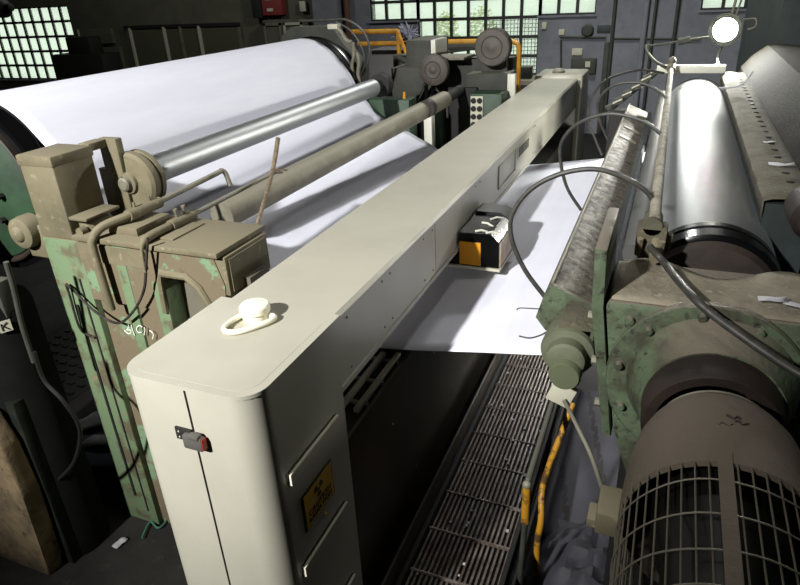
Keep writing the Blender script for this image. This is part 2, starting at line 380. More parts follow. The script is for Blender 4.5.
# measuring head under the beam
hd = thing('measuring_head', 'black measuring head with amber side panel riding under the scanner beam', 'scanner head', (-1.0, 3.14, -1.38))
b = MB(); b.prism([(-1.32,-1.375),(-.726,-1.375),(-.726,-1.225),(-.775,-1.185),(-.94,-1.185),(-.94,-1.305),(-1.32,-1.305)], 3.0, 3.30); b.build('housing', 'blacksteel', hd)
MB().box(-.938, -.822, 2.992, 3.001, -1.364, -1.236).build('side_panel', 'headyellow', hd)
MB().box(-1.32, -.715, 2.985, 3.31, -1.386, -1.372, 0.002).build('base_plate', 'trimlight', hd)
MB().box(-.727, -.718, 3.01, 3.29, -1.366, -1.235).build('end_plate', mat('pale_worn_plate', (176,166,150), (150,120,90), 8, rough=.5), hd)
for (p, q) in (((-.86,3.02),(-.80,3.05)),((-.80,3.01),(-.735,3.04)),((-.86,3.16),(-.79,3.13)),((-.83,3.22),(-.775,3.28))):
    MB().tube([(p[0],p[1],-1.181),((p[0]+q[0])/2,(p[1]+q[1])/2,-1.177),(q[0],q[1],-1.19)], .006, 8).build('white_stripe', 'whitebar', hd)
MB().prism([(-.94,-1.37),(-.76,-1.37),(-.76,-1.19),(-.80,-1.17),(-.94,-1.17)], 3.31, 3.46).build('rear_guard', 'black', hd)

# ================================================================== PAPER + REEL
K = 1.0355
YN, YR = 2.149*K, 5.331*K
RC = (-3.26, -0.855); RR = 0.452
prof = []
for i in range(60):
    a = math.radians(225 - (225-40)*i/59); prof.append((RC[0]+RR*math.cos(a), RC[1]+RR*math.sin(a)))
tail = spline([(prof[-3][0],0,prof[-3][1]), (prof[-1][0],0,prof[-1][1])] + [(p[0]*K,0,p[1]*K) for p in [(-2.700,-.676), (-2.632,-.800), (-2.555,-.915), (-2.40,-1.050), (-2.227,-1.149), (-2.037,-1.25), (-1.877,-1.333), (-1.70,-1.395), (-1.45,-1.432), (-1.2,-1.436), (-.95,-1.42), (-.60,-1.368), (-.268,-1.318), (0.0,-1.24), (.247,-1.150)]], 8)[9:]
prof += [(p.x, p.z) for p in tail]
grid = []
ny = 40
for (x, z) in prof:
    w = max(0.0, min(1.0, (x + 2.7) / 0.5)) * max(0.0, min(1.0, (-0.2 - x) / 0.4))
    grid.append([(x, YN + (YR-YN)*j/ny, z + w*0.003*math.sin(j*1.7 + x*3) * math.sin(j*0.45)) for j in range(ny+1)])
MB().sheet(grid).build('paper_web', 'paper', label='wide white paper sheet wrapping the big reel and running flat under the scanner beam', cat='paper', thick=0.003)

reel = thing('reel_drum', 'large drum under the white paper at left, with black rims and green end head', 'drum', (RC[0], 3.7, RC[1]-RR))
c = (RC[0], 0, RC[1]); r = RR - 0.006
MB().lathe(c, [(2.12,r-.03),(2.125,r),(5.66,r),(5.68,r-.03)], 96).build('shell', 'blacksteel', reel)
MB().lathe(c, [(5.675,r-.02),(5.69,r+.012),(5.72,r+.012),(5.73,r-.03),(5.76,r-.03),(5.77,r-.05),(5.82,r-.05)], 96).build('rim', 'blacksteel', reel)
MB().lathe(c, [(2.13,r-.045),(2.09,r-.045),(2.085,r-.055),(2.11,r-.07),(2.125,r-.08)], 96, cap0=False).build('rim', 'rubdust', reel)
hdm = MB().lathe(c, [(2.128,r-.06),(2.10,r-.08),(2.07,.28),(2.05,.16),(2.0,.15),(1.99,.10),(1.95,.09),(1.945,0)], 96).build('end_head', 'bgreen', reel, label='green end head')
for k in range(10):
    a = k*2*PI/10; MB().cyl((c[0]+.22*math.cos(a),2.07,c[2]+.22*math.sin(a)),(c[0]+.22*math.cos(a),2.03,c[2]+.22*math.sin(a)),.016,n=6).build('bolt', 'vdark', hdm)
b = MB(); b.cyl((c[0],5.8,c[2]),(c[0],5.838,c[2]),.09); b.build('journal', 'darkm', reel)
b = MB(); b.box(-3.75,-3.30,1.78,1.98,ZF,-1.2,0.01); b.box(-3.40,-3.18,1.84,1.98,-1.25,-.92,.03); b.build('pedestal', 'vdark', reel)

# steel lay-on roll and bare pipe
sr = thing('steel_roll', 'shiny grey steel roll lying just above the white paper on the big drum', 'roll', (-2.455, 3.9, -.89))
sx, sz = -2.425, -.795
MB().lathe((sx,0,sz), [(2.40,.06),(2.405,.074),(5.22,.074),(5.225,.06)], 48).build('shell', 'steel', sr)
MB().lathe((sx,0,sz-.02), [(2.275,.04),(2.28,.052),(2.295,.056),(2.297,.085),(2.30,.132),(2.315,.146),(2.35,.146),(2.355,.136),(2.365,.136),(2.37,.144),(2.395,.144),(2.40,.07)], 56).build('end_disc', 'olive', sr)
MB().lathe((sx,0,sz-.02), [(2.245,0),(2.247,.026),(2.255,.034),(2.276,.036)], 28).build('hub', 'dull', sr)
MB().lathe((sx,0,sz), [(5.22,.05),(5.35,.05),(5.352,.10),(5.46,.10),(5.462,.04),(5.6,.04)], 32).build('bearing', 'vdark', sr)
pp = thing('guide_pipe', 'dull grey-brown pipe running lengthwise between the steel roll and the scanner beam', 'pipe', (-1.83, 3.9, -1.0))
p0 = Vector((-2.18, 2.64, -1.082)); p1 = Vector((-1.935, 5.73, -.968))
MB().cyl(p0, p1, .081, .074, n=32).build('tube', 'dull', pp)
MB().cyl(p1, p1+Vector((0,.48,.012)), .05, n=24).build('journal', 'vdark', pp)
MB().cyl(p1-Vector((0,.5,0)), p1-Vector((0,.42,0)), .0755, n=32).build('dark_band', 'rubdust', pp)

# ================================================================== REEL STAND (left, chipped green)
st = thing('reel_stand', 'chipped green and dust-brown machine stand left of the scanner cabinet', 'machine stand', (-2.2, 2.1, ZF))
PY = 1.95
post = MB().box(-2.70, -2.47, PY, 2.20, ZF, -1.0, 0.008).build('post', 'green', st)
MB().box(-2.47, -2.26, PY+.035, 2.2, ZF, -1.0).build('recessed_panel', 'green_brown', st)
MB().box(-2.26, -2.20, PY-.004, 2.2, ZF, -1.005, .006).build('rib', 'green', st)
MB().box(-2.20, -2.07, PY+.01, 2.2, ZF, -1.005).build('centre_panel', 'green_brown', st)
MB().box(-2.07, -2.00, PY-.006, 2.2, ZF, -1.15, .008).build('rib', 'green', st)
MB().box(-2.00, -1.60, PY+.10, 2.2, ZF, -1.12).build('back_panel', mat('grey_panel', (104,100,86),(92,88,76),5,rough=.7), st)
# head box on the post
hb = MB().box(-2.70, -2.49, PY, 2.18, -1.0, -.612, 0.012).build('head_box', 'olive', st)
MB().box(-2.705, -2.485, PY-.004, 2.185, -.655, -.605, 0.008).build('lid', 'olive', hb)
b = MB(); b.box(-2.545,-2.43,2.275,2.32,-1.0,-.595,.008); b.box(-2.56,-2.49,2.17,2.28,-.635,-.598,.004); b.box(-2.60,-2.545,2.29,2.32,-1.0,-.75)
b.build('fork_plate', 'olive', st)
b = MB(); b.prism([(-2.49,-.90),(-2.34,-1.0),(-2.49,-1.0)], 2.0, 2.14); b.box(-2.49,-2.38,1.955,2.16,-.90,-.885,.003); b.build('gusset', 'olive', st)
MB().cyl((-2.44,1.985,-.955),(-2.44,1.95,-.955),.022,n=20).build('plug', 'olive', st)
# arm box
arm = MB()
arm.prism([(-2.47,-1.30),(-2.47,-.985),(-1.70,-.985),(-1.66,-1.12),(-1.68,-1.27),(-1.73,-1.28),(-1.80,-1.14),(-1.86,-1.095),(-2.00,-1.095),(-2.02,-1.30)][::-1], PY, 2.24)
arm = arm.build('arm', 'green_brown', st)
b = MB(); b.box(-2.47,-1.655,1.925,2.29,-.987,-.962,.004); b.build('top_plate', 'olive', arm)
b = MB(); b.box(-1.70,-1.64,1.955,2.27,-1.17,-.99,.006); b.box(-1.642,-1.634,1.975,2.25,-1.155,-1.005); b.build('end_box', 'olive', arm)
b = MB(); b.tube([(-2.02,1.945,-1.30),(-2.01,1.945,-1.14),(-1.995,1.945,-1.10),(-1.86,1.945,-1.10),(-1.80,1.945,-1.145),(-1.735,1.945,-1.275)], .017, 8); b.build('arch_trim', 'olive', arm)
b = MB(); b.box(-2.47,-2.07,PY-.006,PY+.002,-1.09,-1.005); b.build('face_strip', 'olive', arm)
for x, z in ((-2.28, -.925), (-2.08, -.954)): MB().box(x-.03, x+.14, 2.0, 2.22, -.962, z, .002).build('clamp_base', 'olive', arm)
b = MB(); b.box(-2.40,-2.30,PY+.006,PY+.04,-1.31,-1.25); b.prism([(-2.40,-1.25),(-2.31,-1.25),(-2.40,-1.20)],PY+.008,PY+.04); b.build('angle_bracket', 'olive', st)
b = MB(); b.lathe((-2.80,0,-.985),[(1.89,0),(1.892,.025),(1.90,.035),(1.91,.04),(1.912,.06),(1.92,.075),(1.95,.08),(2.0,.08)],40); b.build('bearing_cap', 'olive', st)
b = MB(); b.box(-2.83,-2.69,1.96,2.05,-1.12,-.95,.01); b.build('bearing_bracket', 'olive', st)
# chalk marks 31C1)
b = MB(); base = at(122, 332, 1, PY-.008); sx_ = .0052
def stroke(pts):
    b.tube([tuple(at(px, py, 1, PY-.009)) for px, py in pts], .0028, 6, 2)
stroke([(125.5,324.5),(128.2,324.2),(128.6,327.5),(126.6,330),(130.5,330),(131.2,332.5),(128.5,333.8),(124.2,330.2)])
stroke([(131.3,325),(132.6,330),(134.8,335.5)])
stroke([(142.2,327.2),(140,325.6),(137.2,327.2),(137,330.5),(139,332.6),(142,332.2)])
stroke([(144.4,327.5),(144.6,331),(144.4,335)])
stroke([(149.6,330.6),(152,332),(153.6,335),(152.5,339)])
b.build('chalk_writing', 'chalk', st, label='white chalk scrawl 31C')
b = MB(); b.box(-2.60,-2.585,PY-.006,PY+.002,-2.6,-1.35); b.box(-2.53,-2.52,PY-.004,PY+.002,-2.7,-1.2); b.build('seam', 'vdark', post)

# spray pipes clamped on the arm
zt = -.935
def on_top(px, py, z=zt): return at(px, py, 2, z)
s1 = thing('bent_tube', 'thin grey tube with a hooked end clamped on the left half of the stand arm', 'tube', on_top(115,222))
a0 = on_top(98,229,-.888); a1 = on_top(131,213.5,-.888); a1.x = a0.x; a2 = at(222,170,0,a0.x); a3 = at(230,191,0,a0.x-.0)
zz = a1.z
MB().tube([(a0.x-.085,1.90,-1.31),(a0.x-.095,1.90,-1.02),(a0.x-.09,1.91,-.955),(a0.x-.06,1.955,-.91),(a0.x,2.05,zz),(a0.x,2.09,zz)], .020, 12, 4).build('rusty_conduit', 'olive', s1)
MB().cyl((a0.x,2.05,zz),(a0.x,2.26,zz),.027,n=20).build('sleeve', 'olive', s1)
b = MB()
for y in (2.1, 2.2): MB().cyl((a0.x,y,zz+.02),(a0.x,y,zz+.05),.007,n=6).build('set_screw', 'olive', s1)
MB().tube([(a0.x,2.2,zz),(a0.x,a2.y-.05,a2.z-.006),(a0.x,a2.y-.012,a2.z-.002),(a0.x+.012,a2.y+.01,a2.z-.02),(a0.x+.03,a2.y+.01,a2.z-.09)], .014, 10, 4).build('thin_tube', 'dull', s1)
s2 = thing('spray_tube', 'thin straight tube clamped on the middle of the stand arm with two upright bolts', 'tube', on_top(190,215))
c0 = on_top(150,237); c1 = on_top(190,215)
cx = (c0.x+c1.x)/2
MB().tube([(cx-.004,1.90,-1.08),(cx,1.90,-1.0),(cx,1.915,-.955),(cx,1.97,zt),(cx,2.12,zt)], [.008]*7+[.012]*2+[.019]*30, 12, 4).build('elbow', 'olive', s2)
MB().cyl((cx,2.10,zt),(cx,2.26,zt),.026,n=20).build('sleeve', 'olive', s2)
b = MB()
for y in (2.15, 2.205):
    MB().cyl((cx,y,zt+.02),(cx,y,zt+.055),.006,n=8).cyl((cx,y,zt+.052),(cx,y,zt+.064),.011,n=6).build('bolt', 'olive', s2)
e2 = at(275,172,0,cx)
MB().cyl((cx,2.2,zt),(cx,e2.y,e2.z),.012,n=14).build('thin_tube', 'dull', s2)
b = MB(); b.tube([(cx-.02,e2.y-.05,e2.z),(cx+.02,e2.y-.03,e2.z+.02),(cx+.03,e2.y+.03,e2.z-.01),(cx-.02,e2.y+.02,e2.z-.01),(cx,e2.y-.03,e2.z+.025),(cx+.05,e2.y+.05,e2.z)], .004, 6, 4); b.build('tie_wire', 'wood', s2)
yk = e2.y - .02
kp = [at(278,138,1,yk), at(276,152,1,yk), at(273,170,1,yk-.06), at(267,192,1,yk-.30), at(258,222,1,2.47), at(250,252,1,2.36)]
b = MB(); b.tube(kp, [.013,.013,.012,.011,.010,.008], 8); b.build('wooden_stick', 'wood', label='rough wooden stick tied to the thin tube in front of the guide pipe', cat='stick')

# cables on the stand
b = MB(); b.tube([at(66,284,1,1.93),at(74,291,1,1.925),at(92,309,1,1.92),at(110,321,1,1.915),at(122,322,1,1.91),at(135,309,1,1.905),at(144,290,1,1.90),at(146,268,1,1.90),at(147,250,1,1.90),at(148,238,1,1.90)], .0065, 8, 5)
b.build('electric_cable', 'cable', label='black cable sagging in a loop across the green stand', cat='cable')
b = MB(); b.tube([at(66,284,1,1.93),at(71,300,1,1.935),at(76,318,1,1.935),at(82,331,1,1.94),at(95,338,1,1.94)], .006, 8, 5)
b.build('electric_cable', 'cable', label='short black cable hanging down the left edge of the green stand', cat='cable')

# ================================================================== LEFT FOREGROUND
b = MB(); b.prism([(-3.6,ZF),(-2.79,ZF),(-2.776,-2.71),(-2.74,-2.22),(-2.75,-1.91),(-2.81,-1.745),(-3.6,-1.66)], 1.45, 1.545, bev=.015)
b.build('concrete_block', 'concrete', label='rough brown concrete block at the lower left corner', cat='concrete block')
lm = thing('pump_unit', 'dark upright machine with a steel pipe at the left edge, behind the concrete block', 'machine', (-3.3, 1.75, ZF))
MB().lathe((-2.86,1.72,ZF),[(0,.165),(1.52,.165),(1.56,.15),(1.60,.08)],40,(0,0,1)).build('barrel', 'flat_black', lm)
MB().tube([at(6,262,1,1.66),at(14,290,1,1.66),at(22,325,1,1.66),at(34,362,1,1.66)], .012, 10, 4).build('pipe', 'darkm', lm)
b = MB(); b.box(-2.90,-2.76,1.60,1.72,-1.22,-1.02,.012); b.cyl((-2.80,1.605,-1.10),(-2.80,1.56,-1.10),.03); b.box(-2.76,-2.70,1.66,1.74,-1.30,-1.12,.008); b.build('valve_box', 'darkm', lm)
MB().box(-2.79,-2.73,1.56,1.62,ZF,-1.72,.006).build('green_leg', mat('dark_green_leg', (30,36,26), (20,22,17), 9, rough=.85, spec=.2), lm)
tn = Vector((.88,-.475,0)); tu = Vector((.475,.88,0)); tp = at(5,326,1,1.642) + tn*.004
t_ = MB().box(tp.x-.026,tp.x+.026,tp.y-.002,tp.y+.002,tp.z-.028,tp.z+.028,R=Matrix((tu,-tn,Vector((0,0,1)))).transposed()).build('tag', 'trimlight', lm)
b = MB()
for (p,q) in (((-.014,.016),(-.014,-.018)),((-.014,.0),(.010,.018)),((-.008,.004),(.012,-.018))):
    b.tube([tp+tn*.003+tu*p[0]+Vector((0,0,p[1])), tp+tn*.003+tu*q[0]+Vector((0,0,q[1]))],.003,6)
b.build('mark', 'ink', t_)
b = MB(); b.tube([at(34,352,1,1.62),at(44,380,1,1.62),at(64,402,1,1.62),at(80,430,1,1.64),at(74,462,1,1.64),at(58,480,1,1.64)], .010, 8, 6)
b.build('rubber_hose', 'black', label='dark hose curving down beside the pump unit at left', cat='hose')
cb = thing('carton', 'dark blue open carton with scrap paper on the floor left of the green stand', 'box', at(90,470,2,ZF+.02))
p = at(92,474,2,ZF+.2); p.y += .14
b = MB(); Rz = Matrix.Rotation(.35,3,'Z')
b.box(p.x-.22,p.x+.22,p.y-.15,p.y+.15,ZF,ZF+.28,.006,R=Rz); b.build('body', 'bluebox', cb)
b = MB(); b.sheet([[(p.x-.17+i*.06,p.y-.05+j*.06+.02*i,ZF+.292+.02*random.random()) for i in range(6)] for j in range(3)]); b.build('paper_scrap', 'scrap', cb, thick=.002)
def scrap(px, py, s, lab, z=ZF+.012, m='scrap'):
    q = at(px, py, 2, z); b = MB(); a = random.uniform(0, 3)
    g = []
    for i in range(5):
        g.append([(q.x+(i-2)*s*.28*math.cos(a)-(j-1.5)*s*.2*math.sin(a), q.y+(i-2)*s*.28*math.sin(a)+(j-1.5)*s*.2*math.cos(a), z+random.random()*s*.1) for j in range(4)])
    b.sheet(g).build('paper_scrap', m, label=lab, cat='paper scrap', group='paper scraps on the floor', thick=.002)
scrap(97,421,.30,'largest white paper scrap on the floor, close to the left edge of the green stand')
scrap(100,462,.10,'small paper scrap on the floor right of the blue carton')
scrap(120,543,.07,'tiny paper scrap on the dark floor below the foot of the green stand')
b = MB()
cpts = [at(142,538,2,ZF+.02),at(150,522,2,ZF+.02),at(158,528,2,ZF+.02),at(166,520,2,ZF+.02),at(160,505,2,ZF+.1),at(166,492,2,ZF+.2)]
b.tube(cpts, .006, 8, 6).build('green_cable', 'gcable', label='thin green cable coiled on the floor at the foot of the stand', cat='cable')
b = MB(); q0 = at(70,360,2,ZF+.01)
for i in range(9):
    for j in range(12):
        b.box(q0.x-.5+i*.11,q0.x-.44+i*.11,q0.y-.5+j*.11,q0.y-.47+j*.11,ZF+.002,ZF+.012)
b.box(q0.x-.56,q0.x+.5,q0.y-.56,q0.y+.86,ZF,ZF+.003)
b.build('tread_plate', mat('dark_tread', (46,44,46), rough=.4, metal=.6), label='dark studded tread plate on the floor left of the green stand', cat='floor plate')

# ================================================================== RIGHT SIDE: polished roll, housing, motor
AX, AZ = .19, -.952
pr = thing('polished_roll', 'mirror-bright polished roll at right, below the lamp', 'roll', (AX, 3.8, AZ-.22))
MB().lathe((AX,0,AZ), [(2.14,.219),(2.145,.222),(5.40,.222),(5.41,.21)], 96).build('shell', 'chrome', pr)
MB().lathe((AX,0,AZ), [(2.02,.205),(2.03,.222),(2.085,.224),(2.09,.217),(2.105,.217),(2.11,.2235),(2.146,.2235)], 96).build('rim', 'blacksteel', pr)
MB().lathe((AX,0,AZ), [(1.99,0),(1.99,.10),(2.0,.19),(2.022,.206)], 72).build('end_cover', 'rubdust', pr)
MB().lathe((AX,0,AZ), [(1.60,.09),(1.995,.09)], 40).build('journal', 'rubdust', pr)
MB().lathe((AX,0,AZ), [(5.40,.222),(5.44,.224),(5.46,.21),(5.6,.1)], 64).build('rim', 'blacksteel', pr)

hs = thing('bearing_housing', 'big dirty green bearing housing between the polished roll and the caged motor', 'bearing housing', (.2, 1.7, ZF))
HY = 1.57
b = MB(); b.prism([(-.0,-1.27),(.05,-1.42),(.60,-1.45),(.60,-.775),(-.08,-.775),(-.09,-.79),(-.03,-1.18)], HY, 1.86, bev=.006); b.build('casting', 'dgreen', hs)
b = MB()
gp = []
for i in range(25):
    row = []
    for j in range(9):
        x = -.075 + .675*i/24; y = 1.58 + (.26 + .05*math.sin(i*.5) )*j/8
        row.append((x, y, -.773 + .010*(1-abs(j-4)/4.5)*(0.6+.4*random.random())))
    gp.append(row)
b.sheet(gp).build('dust_layer', mat('pale_dust', (146,138,120), (124,116,100), 9, rough=.95, bump=.5, bscale=50, c3=(160,154,138), s3=35), hs, thick=.002)
b = MB(); b.prism([(-.128,-.625),(-.096,-.625),(-.092,-.79),(-.032,-1.20),(-.058,-1.20),(-.122,-.79)], 1.555, 1.90, bev=.004); b.build('side_plate', 'dgreen', hs)
for z, x in ((-.84,-.112),(-.98,-.091),(-1.12,-.07)): MB().cyl((x,1.60,z),(x-.02,1.60,z),.013,n=6).build('side_bolt', 'dull', hs)
FX, FZ = .175, -.985
fl = MB().lathe((FX,0,FZ), [(1.575,.243),(1.552,.243),(1.548,.239)], 72).build('cover_flange', 'dgreen', hs)
MB().lathe((FX,0,FZ), [(1.553,.239),(1.5505,.2415),(1.548,.239)], 72, cap0=False, cap1=False).build('flange_edge', 'dull', fl)
for k in range(10):
    a = math.radians(26 + k*36); x = FX+.214*math.cos(a); z = FZ+.214*math.sin(a)
    MB().lathe((x,0,z),[(1.549,.017),(1.546,.017),(1.545,.012),(1.533,.011),(1.530,.008),(1.530,0)],12).build('bolt', 'dgreen', hs)
for px, py in ((630,320),(618,414),(606,372)):
    q = at(px, py, 1, 1.57); MB().lathe((q.x,0,q.z),[(1.571,.014),(1.568,.014),(1.556,.011),(1.553,0)],12).build('corner_bolt', 'dgreen', hs)
MB().lathe((AX,0,AZ-.025), [(1.55,.205),(1.52,.195),(1.48,.178),(1.44,.166)], 72).build('hub_dome', 'dgreen', hs)
MB().lathe((AX,0,AZ-.022), [(1.46,.160),(1.36,.156),(1.35,.150),(1.352,.128),(1.43,.122),(1.44,.09)], 72, cap0=False).build('seal_ring', 'rubdust', hs)
MB().box(.0,.5,1.6,1.85,ZF,-1.44).build('pedestal', 'vdark', hs)
# clamp assembly on the polished roll end of the thin dusty rail

mo = thing('caged_motor', 'big brown dusty motor with wire cage at the bottom right corner', 'motor', (AX, .95, ZF))
MB().lathe((AX,0,AZ), [(1.40,.06),(1.30,.10),(1.30,.126),(1.285,.132),(1.26,.146),(1.22,.160),(1.16,.170),(1.08,.177),(.995,.180),(.99,.172),(1.08,.166),(1.2,.15),(1.27,.12)], 80, cap1=False).build('end_bell', 'motor', mo)
MB().lathe((AX,0,AZ), [(1.303,.127),(1.297,.1285),(1.292,.127)], 64, cap0=False, cap1=False).build('bright_edge', 'dull', mo)
MB().lathe((AX,0,AZ), [(1.2,.05),(1.19,.12),(.95,.12),(.9,.10),(.45,.10)], 40).build('rotor', 'ink', mo)
g = MB(); RG = .1785
for k in range(37):
    a = math.radians(-40 + k*260/36)
    x = AX+RG*math.cos(a); z = AZ+RG*math.sin(a)
    g.tube([(x,1.01,z),(x,.40,z)], .0016, 5)
for y in (.945,.865,.79,.72,.65,.58,.51,.44):
    wob = random.uniform(-.003,.003)
    g.tube([(AX+(RG+.002)*math.cos(math.radians(t)), y+wob*math.sin(t*.1), AZ+(RG+.002)*math.sin(math.radians(t))) for t in range(-40,221,6)], .0017, 5)
g.build('wire_cage', mat('cage_wire', (112,106,92), rough=.6, metal=.3), mo)
b = MB(); a0_ = math.radians(92.5); a1_ = math.radians(100)
arc = [(AX+r_*math.cos(a0_+(a1_-a0_)*i/6), AZ+r_*math.sin(a0_+(a1_-a0_)*i/6)) for r_, rng in ((.1825,range(7)),(.179,range(6,-1,-1))) for i in rng]
b.prism(arc, .40, 1.02); b.build('strap', 'motor', mo)
MB().lathe((AX,0,AZ), [(.45,.176),(.40,.181),(.2,.181),(.18,.16)], 64).build('fan_cowl', 'motor', mo)
b = MB(); b.box(-.035,.06,1.14,1.24,-1.165,-1.10,.006); b.box(-.055,0.02,1.16,1.22,-1.17,-1.145,.004); b.build('foot_lug', 'olive', mo)
MB().box(.02,.36,.55,1.25,ZF,-1.10,.01).build('pedestal', 'vdark', mo)
b = MB()
for (u_, v_) in ((-.012,.0),(.012,.012),(.0,.022)):
    th = math.radians(80)
    pts = []
    for i in range(5):
        xx = AX-.012+v_*1.3+(i-2)*.006; yy = 1.13+u_*1.2+math.sin(i*2.1+u_*90)*.006
        pts.append((xx, yy, AZ+math.sqrt(.1735**2-(xx-AX)**2)-.001))
    b.tube(pts, .0022, 6)
b.build('scratch_marks', 'rubdust', mo)

# doctor beam
db = thing('doctor_beam', 'long rusty speckled box beam lying left of the polished roll', 'beam', (-.25, 3.7, -1.12))
poly = [(-.286,-.932),(-.140,-.995),(-.130,-1.03),(-.150,-1.09),(-.255,-1.122),(-.300,-1.108),(-.336,-1.062),(-.312,-.972),(-.300,-.945)]
rust = mat('speckled_rust_steel', (100,94,80), (58,52,44), 26, spread=(.4,.62), rough=.6, rough2=.8, metal=.05, bump=.05, bscale=40, c3=(136,132,120), s3=60, spread3=(.58,.68))
MB().prism(poly, 1.975, 5.45).build('body', rust, db)
b = MB(); b.prism(poly, 1.955, 1.978); b.build('end_plate', 'dgreen', db)
b = MB(); b.cyl((-.288,1.97,-.930),(-.288,5.45,-.930),.006,n=8); b.build('edge_weld', 'dull', db)
b = MB(); b.prism([(-.150,-.995),(-.118,-.985),(-.110,-1.05),(-.145,-1.08)], 2.1, 5.45); b.build('inner_rail', 'blacksteel', db)
b = MB()
for y in (4.3, 4.6): b.box(-.27,-.16,y,y+.05,-.965,-.955,R=Matrix.Rotation(.41,3,'Y'))
b.build('cross_strip', 'dull', db)
bd = thing('pivot_bearing', 'round grey-green pivot bearing at the near end of the speckled beam', 'bearing', (-.2, 1.8, -1.2))
MB().lathe((-.2,0,-1.085), [(1.955,.05),(1.90,.085),(1.80,.088),(1.785,.083),(1.78,.062),(1.74,.06),(1.735,.052),(1.733,.048)], 40).build('body', mat('grey_green_casting',(98,102,80),(84,86,70),8,rough=.7,bump=.15), bd)
MB().lathe((-.195,0,-1.125), [(1.78,.052),(1.715,.050),(1.705,.045),(1.704,0)], 32).build('cap', mat('grey_green_cap',(92,98,74),rough=.6), bd)
b = MB(); b.box(-.235,-.13,1.80,1.93,-1.02,-.985,.005,R=Matrix.Rotation(.15,3,'Y')); b.build('clamp_block', 'dust', bd)
b = MB(); b.box(-.25,-.17,1.80,1.815,-1.30,-1.215,.002,R=Matrix.Rotation(.35,3,'Y')); b.build('label_plate', 'trimlight', bd)
MB().box(-.175,-.125,1.80,1.9,-1.10,-1.0,.004).build('mount', 'dgreen', bd)

# dusty rail along the roll, with clamp and cross bar
rl = thing('shower_pipe', 'pale dusty pipe running along the left of the polished roll', 'pipe', (-.005, 3.7, -.67))
MB().cyl((.004,1.90,-.655),(-.018,5.35,-.655),.0175,n=16).build('tube', mat('dusty_pale_pipe',(160,154,136),(120,114,100),20,rough=.8,bump=.4,bscale=60), rl)
b = MB(); b.cyl((.002,1.88,-.67),(.002,1.97,-.67),.027,n=14); b.box(-.04,.045,1.88,1.95,-.765,-.67,.008); b.build('clamp', 'dust', rl)
for (x,y) in ((-.03,1.87),(.05,1.93),(.03,1.86),(-.015,1.90)): MB().cyl((x,y,-.755),(x+.003,y-.01,-.70),.010,n=6).build('clamp_bolt', 'olive', rl)
b = MB(); b.cyl((.02,1.80,-.735),(.018,1.88,-.715),.017,n=16); b.build('stub', 'olive', rl)
b = MB(); b.cyl((-.018,5.33,-.655),(-.018,5.40,-.62),.03,n=12); b.sphere((-.018,5.38,-.60),.03); b.build('end_fitting', 'dull', rl)
MB().box(-.12,.36,5.48,5.56,-.70,-.645,.004).build('cross_bar', 'whitebar', label='white cross bar over the far end of the polished roll', cat='bar')
b = MB(); b.cyl((-.048,2.1,-.85),(-.048,5.4,-.85),.034,n=32); b.build('thin_roll', mat('matte_grey_rod', (84,84,82), rough=.75, spec=.15), label='thin grey rod roll between the speckled beam and the dusty pipe', cat='roll')

# thick curved duct over the housing
b = MB(); b.tube([at(649,246,2,-.69),at(662,260,2,-.725),at(676,278,2,-.730),at(694,298,2,-.715),at(712,314,1,1.49),at(735,331,1,1.455),at(765,352,1,1.42),at(800,374,1,1.39),at(850,398,1,1.34)], .0105, 12, 6)
b.build('rubber_hose', 'hose', label='thick dark hose drooping from the pipe clamp across the green housing to the right edge', cat='hose')
# dark fittings at the far end of the speckled beam
mf = thing('hose_manifold', 'dark hose manifold with small fittings behind the far end of the speckled beam', 'manifold', (-.25, 5.75, -.95))
m0, m1 = at(612,108,1,5.6), at(657,72,1,5.75)
MB().cyl(m0, m1, .022, n=12).build('header_tube', 'vdark', mf)
for k_ in range(5):
    q = m0.lerp(m1, .08+k_*.21); MB().cyl(q-Vector((.07,0,.03)), q+Vector((.05,0,.035)), .026, .018, n=10).build('fitting', 'darkm', mf)
    MB().cyl(q+Vector((-.02,-.03,.02)), q+Vector((.05,-.03,.055)), .007, n=8).build('clip', 'trimlight', mf)
MB().box(m0.x-.02,m0.x+.16,5.62,5.72,ZF,m0.z-.02,.008).build('stand', 'vdark', mf)
# looped hoses
def hose(pts, Y0, Y1, lab, r=.0085):
    n = len(pts); q = [at(px, py, 1, Y0 + (Y1-Y0)*i/(n-1)) for i, (px, py) in enumerate(pts)]
    MB().tube(q, r, 10, 6).build('rubber_hose', 'hose', label=lab, cat='hose', group='hoses looping from the dusty pipe')
hose([(545,297),(525,270),(512,240),(512,215),(530,190),(560,174),(595,169),(625,178),(645,190),(655,203)], 2.08, 2.08, 'nearest and widest black hose loop, ending at the near end of the speckled beam')
hose([(581,210),(566,185),(560,150),(570,130),(590,118),(615,114),(645,122),(663,136)], 3.2, 3.04, 'second black hose loop from the camera, reaching left over the paper edge')
hose([(608,140),(598,115),(600,98),(615,85),(640,83),(660,92),(668,100)], 4.1, 3.97, 'third black hose loop from the camera, smaller and behind the second')
hose([(602,155),(590,125),(589,105),(600,85),(615,76),(640,70),(664,73)], 4.6, 5.1, 'farthest black hose loop, tall and narrow near the far end of the beam')
b = MB(); b.tube([at(519,336,1,2.12),at(530,338,1,2.12),at(541,335,1,2.10),at(548,331,1,2.0)], .003, 6, 4); b.tube([at(517,310,1,2.3),at(520,308,1,2.3),at(540,309,1,2.2)], .0025, 6, 4)
b.build('wire', 'cable', label='thin loose wire ends on the paper beside the near end of the speckled beam', cat='wire')

